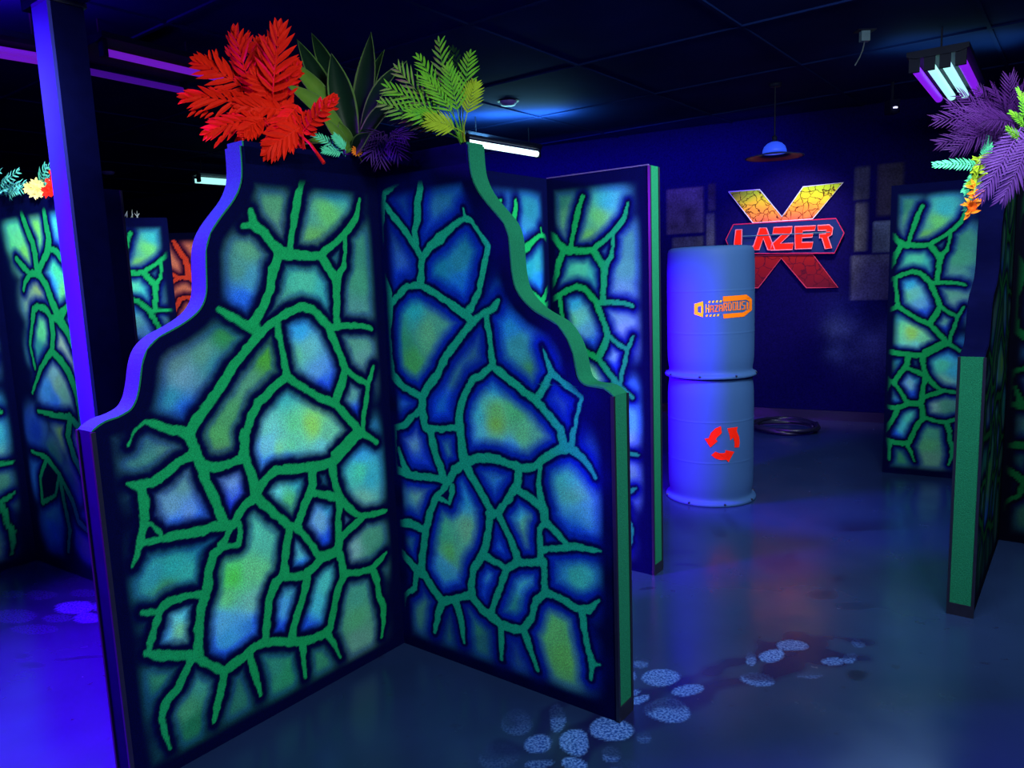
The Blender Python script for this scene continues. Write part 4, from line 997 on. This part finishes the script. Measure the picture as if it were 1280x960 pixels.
mr = CM + EL * 0.13 + NL * 0.03 + UP * (HM + 0.04)
spray('fern', 'small mint green fern tip between red plant and purple sprig', 'plant', mr,
      [(at(428, 190, 2.93), at(392, 168, 2.88)), (at(428, 191, 2.93), at(404, 188, 2.87)), (at(432, 188, 2.92), at(418, 170, 2.88))], m_mint, 9, 0.007, 0.032)
ob = at(447, 189, 2.97)
mb = MB()
for k in range(14):
    w = 2 * PI * k / 14
    blade(mb, ob, (math.cos(w), -0.5, math.sin(w) * 0.9 + 0.1), (0, -1, 0.2), 0.026, 0.012, 0.1, 3)
o = thing('flower', 'small orange bloom at the corner of the nearest partition', 'flower', ob)
mb.build('petals', m_org, o); MB().tube([ob, CM + EL * 0.03 + NL * 0.03 + UP * (HM + 0.03)], 0.0025, 5).build('stem', m_fst, o)

# purple ferns over the right-hand partition
qx = CP + EL * 0.35 + NL * 0.04 + UP * (HM + 0.02)
tips = []
for (tx, ty), Y in [((1168, 150), 3.2), ((1172, 180), 3.1), ((1185, 130), 3.3), ((1200, 118), 3.35), ((1222, 112), 3.4), ((1196, 160), 3.05), ((1190, 188), 3.0), ((1210, 140), 3.1), ((1240, 110), 3.4), ((1262, 96), 3.4), ((1276, 110), 3.3), ((1254, 132), 3.1), ((1230, 150), 3.0)]:
    e = at(tx, ty, Y)
    st = at(1262 + rnd.uniform(-12, 8), 172 + rnd.uniform(-22, 14), Y + 0.12)
    tips.append((st, e))
spray('palm_bush', 'bushy dark purple palm fronds on top of the partition at the right edge', 'plant', qx, tips, m_pur2, 20, 0.0075, 0.085, rib=0.003, start=0.05)
q2 = CP + EL * 0.50 + NL * 0.03 + UP * (HM + 0.03)
spray('palm_sprig', 'long violet frond hanging down at the right edge of view', 'plant', q2,
      [(at(1276, 160, 3.0), at(1226, 246, 2.92)), (at(1288, 172, 2.95), at(1252, 250, 2.9)), (at(1292, 165, 3.0), at(1234, 205, 2.98))], m_pur, 20, 0.0095, 0.078, rib=0.003, start=0.05)
q3 = CP + EL * 0.56 + NL * 0.05 + UP * (HM + 0.03)
spray('fern', 'mint green fern leaf pointing left at the right-hand partition', 'plant', q3,
      [(at(1226, 208, 3.05), at(1166, 206, 3.0)), (at(1222, 214, 3.05), at(1205, 240, 3.0)), (at(1228, 204, 3.05), at(1236, 172, 3.05)), (at(1226, 220, 3.05), at(1207, 262, 3.02))], m_mint, 13, 0.010, 0.036)
o = thing('flower_spike', 'hanging yellow and orange flower spike at the right-hand partition', 'flower', at(1222, 210, 3.02))
mb = MB()
ax = [at(1226, 196, 3.02), at(1222, 215, 3.0), at(1218, 240, 2.98), at(1212, 266, 2.97)]
mb.tube(ax, 0.004, 6); mb.tube([ax[0], q3], 0.004, 6)
mb.build('stalk', m_fst, o)
for k in range(16):
    f_ = k / 15; i = min(2, int(f_ * 3)); p = ax[i].lerp(ax[i + 1], f_ * 3 - i)
    mb = MB()
    for j in range(3):
        blade(mb, p, (rnd.uniform(-1, .7), rnd.uniform(-.8, .1), rnd.uniform(-.8, .5)), (0, -1, .2), 0.040, 0.018, 0.15, 3)
    mb.build('petal', m_org if k > 8 else m_fst, o)
oc = at(1214, 258, 2.94)
mb = MB()
for k in range(16):
    w = 2 * PI * k / 16
    blade(mb, oc, (math.cos(w), -0.6, math.sin(w)), (0, -1, 0), 0.022, 0.014, 0.2, 3)
mb.build('bloom', leafmat('vivid_orange_bloom', (0.95, 0.09, 0.005)), o)
spray('fern', 'pale green fern tuft beside the purple fronds at the right edge', 'plant', q2,
      [(at(1278, 150, 3.1), at(1272, 110, 3.1)), (at(1280, 160, 3.05), at(1262, 140, 3.0)), (at(1276, 178, 3.0), at(1258, 160, 2.95)), (at(1282, 140, 3.1), at(1290, 108, 3.1))], m_fern, 10, 0.008, 0.03)

# flowers on the far-left partition
def onA(s, up=0.03): return CA + dA * s + nA * 0.05 + UP * (HA + up)
spray('fern', 'pale cyan fern on the far-left partition', 'plant', onA(0.05), [(onA(0.05 + k * 0.02, 0.06), at(x, y, 4.0)) for k, (x, y) in enumerate([(2, 212), (12, 222), (25, 212), (34, 228), (4, 240), (40, 236), (24, 238)])], m_cyan, 9, 0.012, 0.055)
spray('fern', 'small mint fern beside the tall post on the far-left partition', 'plant', onA(0.5), [(onA(0.52 + k * 0.02, 0.06), at(x, y, 3.85)) for k, (x, y) in enumerate([(58, 206), (66, 204), (62, 222)])], m_mint, 8, 0.012, 0.05)
def blooms(name, label, root, ctrs, m):
    o = thing(name, label, 'flower', root)
    for c in ctrs:
        mb = MB()
        for k in range(12):
            w = 2 * PI * k / 12 + rnd.random()
            blade(mb, c, (math.cos(w), -0.5, math.sin(w)), (0, -1, .1), 0.036, 0.022, 0.15, 3)
        mb.tube([c, root], 0.003, 5)
        mb.build('bloom', m, o)
blooms('flower_cluster', 'pale yellow flower cluster on the far-left partition', onA(0.3), [at(x, y, 3.96) for x, y in [(38, 236), (46, 230), (50, 240), (56, 232), (44, 242)]], m_yel)
blooms('flower_cluster', 'red flower cluster beside the tall post on the far-left partition', onA(0.6), [at(x, y, 3.86) for x, y in [(66, 228), (70, 218), (68, 238), (60, 240)]], m_red)
wb = CB + dB * 0.32 + nB * 0.05 + UP * 2.09
o = thing('grass_tuft', 'tiny pale grass tuft on top of the narrow partition behind tall post', 'plant', wb)
mb = MB()
for k in range(26):
    p = wb + dB * rnd.uniform(-0.14, 0.14)
    blade(mb, p, (rnd.uniform(-.8, .8), rnd.uniform(-.4, .4), 1), (0, -1, 0), rnd.uniform(0.03, 0.06), 0.006, 0.2, 3)
mb.build('blades', m_white, o)

# ------------------------------------------------------------------ light fittings
m_cy = emat('cyan_white_tube', (0.45, 1.0, 0.95), 1.0)
m_wh = emat('bright_white_tube', (0.72, 1.0, 0.98), 2.2)
m_vi = emat('violet_tube', (0.22, 0.01, 0.75), 1.0)
m_vd = emat('dim_blacklight_tube', (0.13, 0.008, 0.42), 1.0)
m_vd2 = emat('faint_blacklight_tube', (0.04, 0.003, 0.20), 1.0)
def fitting(label, c0, c1, rows, mats_, rad=0.019, hz=0.07, name='tube_light', gap=0.10):
    """ceiling batten: housing, tubes with end holders, two hangers. c0, c1: ends of the tube axis"""
    ax = (c1 - c0).normalized(); L = (c1 - c0).length; sd = Vector((-ax.y, ax.x, 0)).normalized()
    mid_ = (c0 + c1) / 2
    o = thing(name, label, 'light', mid_ + UP * hz)
    hw = gap * (rows - 1) / 2 + 0.045
    hb = MB()
    z0 = mid_ + UP * (hz)
    a = [(-hw, 0.025), (-hw, -0.005), (-hw * 0.7, -0.022), (hw * 0.7, -0.022), (hw, -0.005), (hw, 0.025)]
    vs = [z0 + ax * (q * (L / 2 + 0.04)) + sd * x + UP * z for q in (-1, 1) for x, z in a]
    hb.add(vs, [tuple(range(6)), tuple(reversed(range(6, 12)))] + [(i, 6 + i, 6 + (i + 1) % 6, (i + 1) % 6) for i in range(6)])
    fix_normals(hb.build('housing', m_steel, o))
    for k in range(rows):
        off = sd * ((k - (rows - 1) / 2) * gap)
        tb = MB().tube([c0 + off + ax * (L * i / 6) for i in range(7)], rad, 12).build('tube', mats_[k], o, True)
        for e in (c0 - ax * 0.014, c1 + ax * 0.014):
            MB().box(e + off + UP * 0.018, ax * 0.013, sd * (rad + 0.004), UP * (rad + 0.024)).build('lamp_holder', m_steel, o)
    for e in (-0.38, 0.38):
        p = mid_ + ax * (L * e) + UP * (hz + 0.024)
        MB().tube([p, Vector((p.x, p.y, CEIL))], 0.006, 6).build('hanger', m_steel, o)
    return o
f1a, f1b = atz(584, 178, 2.85), atz(671, 192.5, 2.85)
fitting('single bright white tube light hanging behind the nearest partition', f1a, f1b, 1, [m_wh], 0.030)
f2a, f2b = atz(1172, 80, 2.84), atz(1198, 120, 2.84)
fitting('four-tube light of two violet and two cyan tubes above the right partition', f2a, f2b, 4, [m_vi, m_cy, m_cy, m_vi], 0.027, gap=0.088)
f3a, f3b = atz(246, 225, 2.86), atz(300, 229, 2.86)
fitting('distant cyan twin tube light at the left behind the violet edge', f3a, f3b, 2, [m_cy, m_cy], 0.026, gap=0.16)
f4a, f4b = atz(108, 75, 2.86), atz(252, 106, 2.86)
fitting('long dim violet blacklight batten on the ceiling left of the red plant', f4a, f4b, 2, [m_vd, m_vd2], 0.020, gap=0.42)
f5a, f5b = atz(-20, 62, 2.86), atz(52, 74, 2.86)
fitting('dim violet blacklight batten left of the tall post', f5a, f5b, 2, [m_vd, m_vd], 0.018, gap=0.10)

# pendant lamp with wide brim
pc = atz(968, 197, 2.50)
o = thing('pendant_lamp', 'blue domed pendant lamp with a wide thin brim hanging before the sign', 'light', pc)
m_dome = emat('blue_glass_dome', (0.025, 0.08, 0.85), 0.75)
m_brim = mat('dark_blue_enamel', (0.02, 0.025, 0.10), 0.5, 0.1, 10, 0.1)
MB().lathe([(0.235, 0.0), (0.240, 0.005), (0.16, 0.022), (0.10, 0.034), (0.09, 0.030), (0.15, 0.016), (0.225, 0.0)], tuple(pc), 48, False).build('brim', m_brim, o, True)
MB().lathe([(0.098, 0.035), (0.096, 0.06), (0.085, 0.09), (0.06, 0.115), (0.03, 0.128), (0.012, 0.13)], tuple(pc), 32).build('dome', m_dome, o, True)
MB().lathe([(0.02, 0.128), (0.02, 0.17), (0.012, 0.18)], tuple(pc), 16).build('cap', m_steel, o, True)
MB().tube([pc + UP * 0.175, Vector((pc.x, pc.y, CEIL))], 0.006, 8).build('rod', m_steel, o)
MB().lathe([(0.05, 0), (0.045, -0.025), (0.01, -0.03)], (pc.x, pc.y, CEIL), 20).build('ceiling_rose', m_steel, o, True)

# small ceiling devices
def zceil(x, y): return atz(x, y, CEIL)
p = zceil(1081, 38)
o = thing('ceiling_sensor', 'small grey box on the ceiling with a loose hanging cord', 'sensor', p)
MB().box(p - UP * 0.035, (0.028, 0, 0), (0, 0.02, 0), UP * 0.035).build('box', mat('grey_plastic', (0.10, 0.16, 0.22), 0.5), o)
MB().box(p - UP * 0.003, (0.06, 0, 0), (0, 0.04, 0), UP * 0.003).build('mount_plate', m_steel, o)
c0 = p - UP * 0.07
MB().tube([c0, c0 + Vector((-0.01, 0, -0.05)), c0 + Vector((-0.03, 0, -0.10)), c0 + Vector((-0.06, 0, -0.15))], 0.004, 6).build('cord', mat('grey_cord', (0.08, 0.10, 0.13)), o)
p = at(1115, 137, 6.6)
o = thing('security_camera', 'small wall camera with a white indicator light high at the right', 'camera', p)
MB().box(p + UP * 0.02, (0.04, 0, 0), (0, 0.05, 0), UP * 0.055).build('body', m_steel, o)
MB().lathe([(0.018, 0), (0.018, 0.01), (0.004, 0.014)], (p.x, p.y - 0.0555, p.z), 12).build('indicator', emat('white_indicator', (0.7, 0.7, 1.0), 1.5), o)
MB().tube([p + UP * 0.07, Vector((p.x, p.y, CEIL))], 0.012, 8).build('bracket', m_steel, o)
def detector(px, py, label):
    p = zceil(px, py)
    o = thing('smoke_detector', label, 'detector', p)
    MB().lathe([(0.075, 0), (0.075, -0.018), (0.06, -0.038), (0.03, -0.045), (0.004, -0.045)], tuple(p), 28).build('body', mat('violet_grey_plastic', (0.16, 0.10, 0.45), 0.5), o, True)
    MB().lathe([(0.095, 0), (0.095, -0.006), (0.07, -0.007)], tuple(p), 28).build('base_ring', m_steel, o, True)
detector(635, 126, 'round smoke detector on the ceiling above the white tube light')
detector(135, 214, 'far smoke detector on the dark ceiling right of the tall post, the upper of two')
detector(127, 257, 'far smoke detector right of the tall post, the lower of two')
# ------------------------------------------------------------------ lights
def area(name, loc, aim, c, P, sx, sy=None, spread=180):
    l = bpy.data.lights.new(name, 'AREA'); l.energy = P; l.color = c
    l.shape = 'RECTANGLE'; l.size = sx; l.size_y = sy or sx; l.spread = math.radians(spread)
    o = bpy.data.objects.new(name, l); COL.objects.link(o); o.location = loc
    o.rotation_euler = (Vector(aim) - Vector(loc)).to_track_quat('-Z', 'Y').to_euler()
    return o
def spot(name, loc, aim, c, P, deg, blend=0.6, r=0.15):
    l = bpy.data.lights.new(name, 'SPOT'); l.energy = P; l.color = c; l.spot_size = math.radians(deg); l.spot_blend = blend; l.shadow_soft_size = r
    o = bpy.data.objects.new(name, l); COL.objects.link(o); o.location = loc
    o.rotation_euler = (Vector(aim) - Vector(loc)).to_track_quat('-Z', 'Y').to_euler()
    return o
def point(name, loc, c, P, r=0.1):
    l = bpy.data.lights.new(name, 'POINT'); l.energy = P; l.color = c; l.shadow_soft_size = r
    o = bpy.data.objects.new(name, l); COL.objects.link(o); o.location = loc
    return o
WHT = (0.82, 1.0, 0.92)
VIO = (0.30, 0.0, 1.0)
area('key_tubes', (1.3, 0.45, 2.95), (-0.3, 2.9, 0.9), WHT, 105, 1.2, 0.3)
area('front_tubes', (1.6, 2.6, 2.95), (1.45, 4.9, 0.9), WHT, 50, 1.2, 0.3, 120)
spot('left_fill', (-1.9, 2.4, 2.95), (-2.5, 4.1, 1.75), WHT, 330, 44, 0.9)  # unseen spot, narrowed to light only the far-left partition
spot('left_back_fill', (-0.9, 4.9, 2.95), (-2.6, 6.1, 1.6), WHT, 250, 50, 0.8)  # unseen spot added to brighten the two deeper left partitions
area('blacklight_left', (-2.6, 2.55, 2.35), (-1.2, 2.3, 0.8), VIO, 290, 0.6, 0.2, 112)
spot('post_violet_fill', (-2.75, 2.4, 2.7), (-2.0, 3.35, 2.3), VIO, 260, 50, 0.7)  # unseen violet spot added to brighten the post's left face
spot('barrel_violet_fill', (0.30, 4.62, 1.2), (1.3, 5.05, 0.88), (0.16, 0.0, 1.0), 260, 90, 0.3)  # added violet spot, hidden behind the middle partition, for the barrels
q_ = W0 + WD * -1.9 + WN * 0.75
l_ = area('blacklight_wall', (q_.x, q_.y, 2.98), (q_.x - WN.x * 0.9, q_.y - WN.y * 0.9, 2.2), (0.07, 0.0, 1.0), 40, 4.0, 0.15, 130)
spot('sign_fill', (2.75, 6.3, 3.02), (2.86, 7.75, 1.88), (1.0, 0.95, 0.85), 240, 44, 0.35)  # unseen spot added to brighten the sign and spare the wall
area('white_tube_glow', (0.05, 7.3, 2.92), (0.05, 7.3, 3.2), (0.3, 0.95, 1.0), 30, 1.1, 0.2)
area('four_tube_glow', (3.0, 5.4, 2.78), (3.0, 5.4, 0), (0.35, 0.8, 1.0), 8, 1.0, 0.4)
area('four_tube_up', (3.2, 5.5, 2.98), (3.2, 5.5, 3.2), (0.35, 0.9, 0.8), 2.0, 1.0, 0.4)
area('blacklight_up', (-2.75, 3.7, 2.96), (-2.75, 3.7, 3.2), VIO, 90, 0.9, 0.3)

w = bpy.data.worlds.new('World'); S.world = w; w.use_nodes = True
bg = w.node_tree.nodes['Background']
bg.inputs[0].default_value = (0.004, 0.004, 0.24, 1); bg.inputs[1].default_value = 1.0
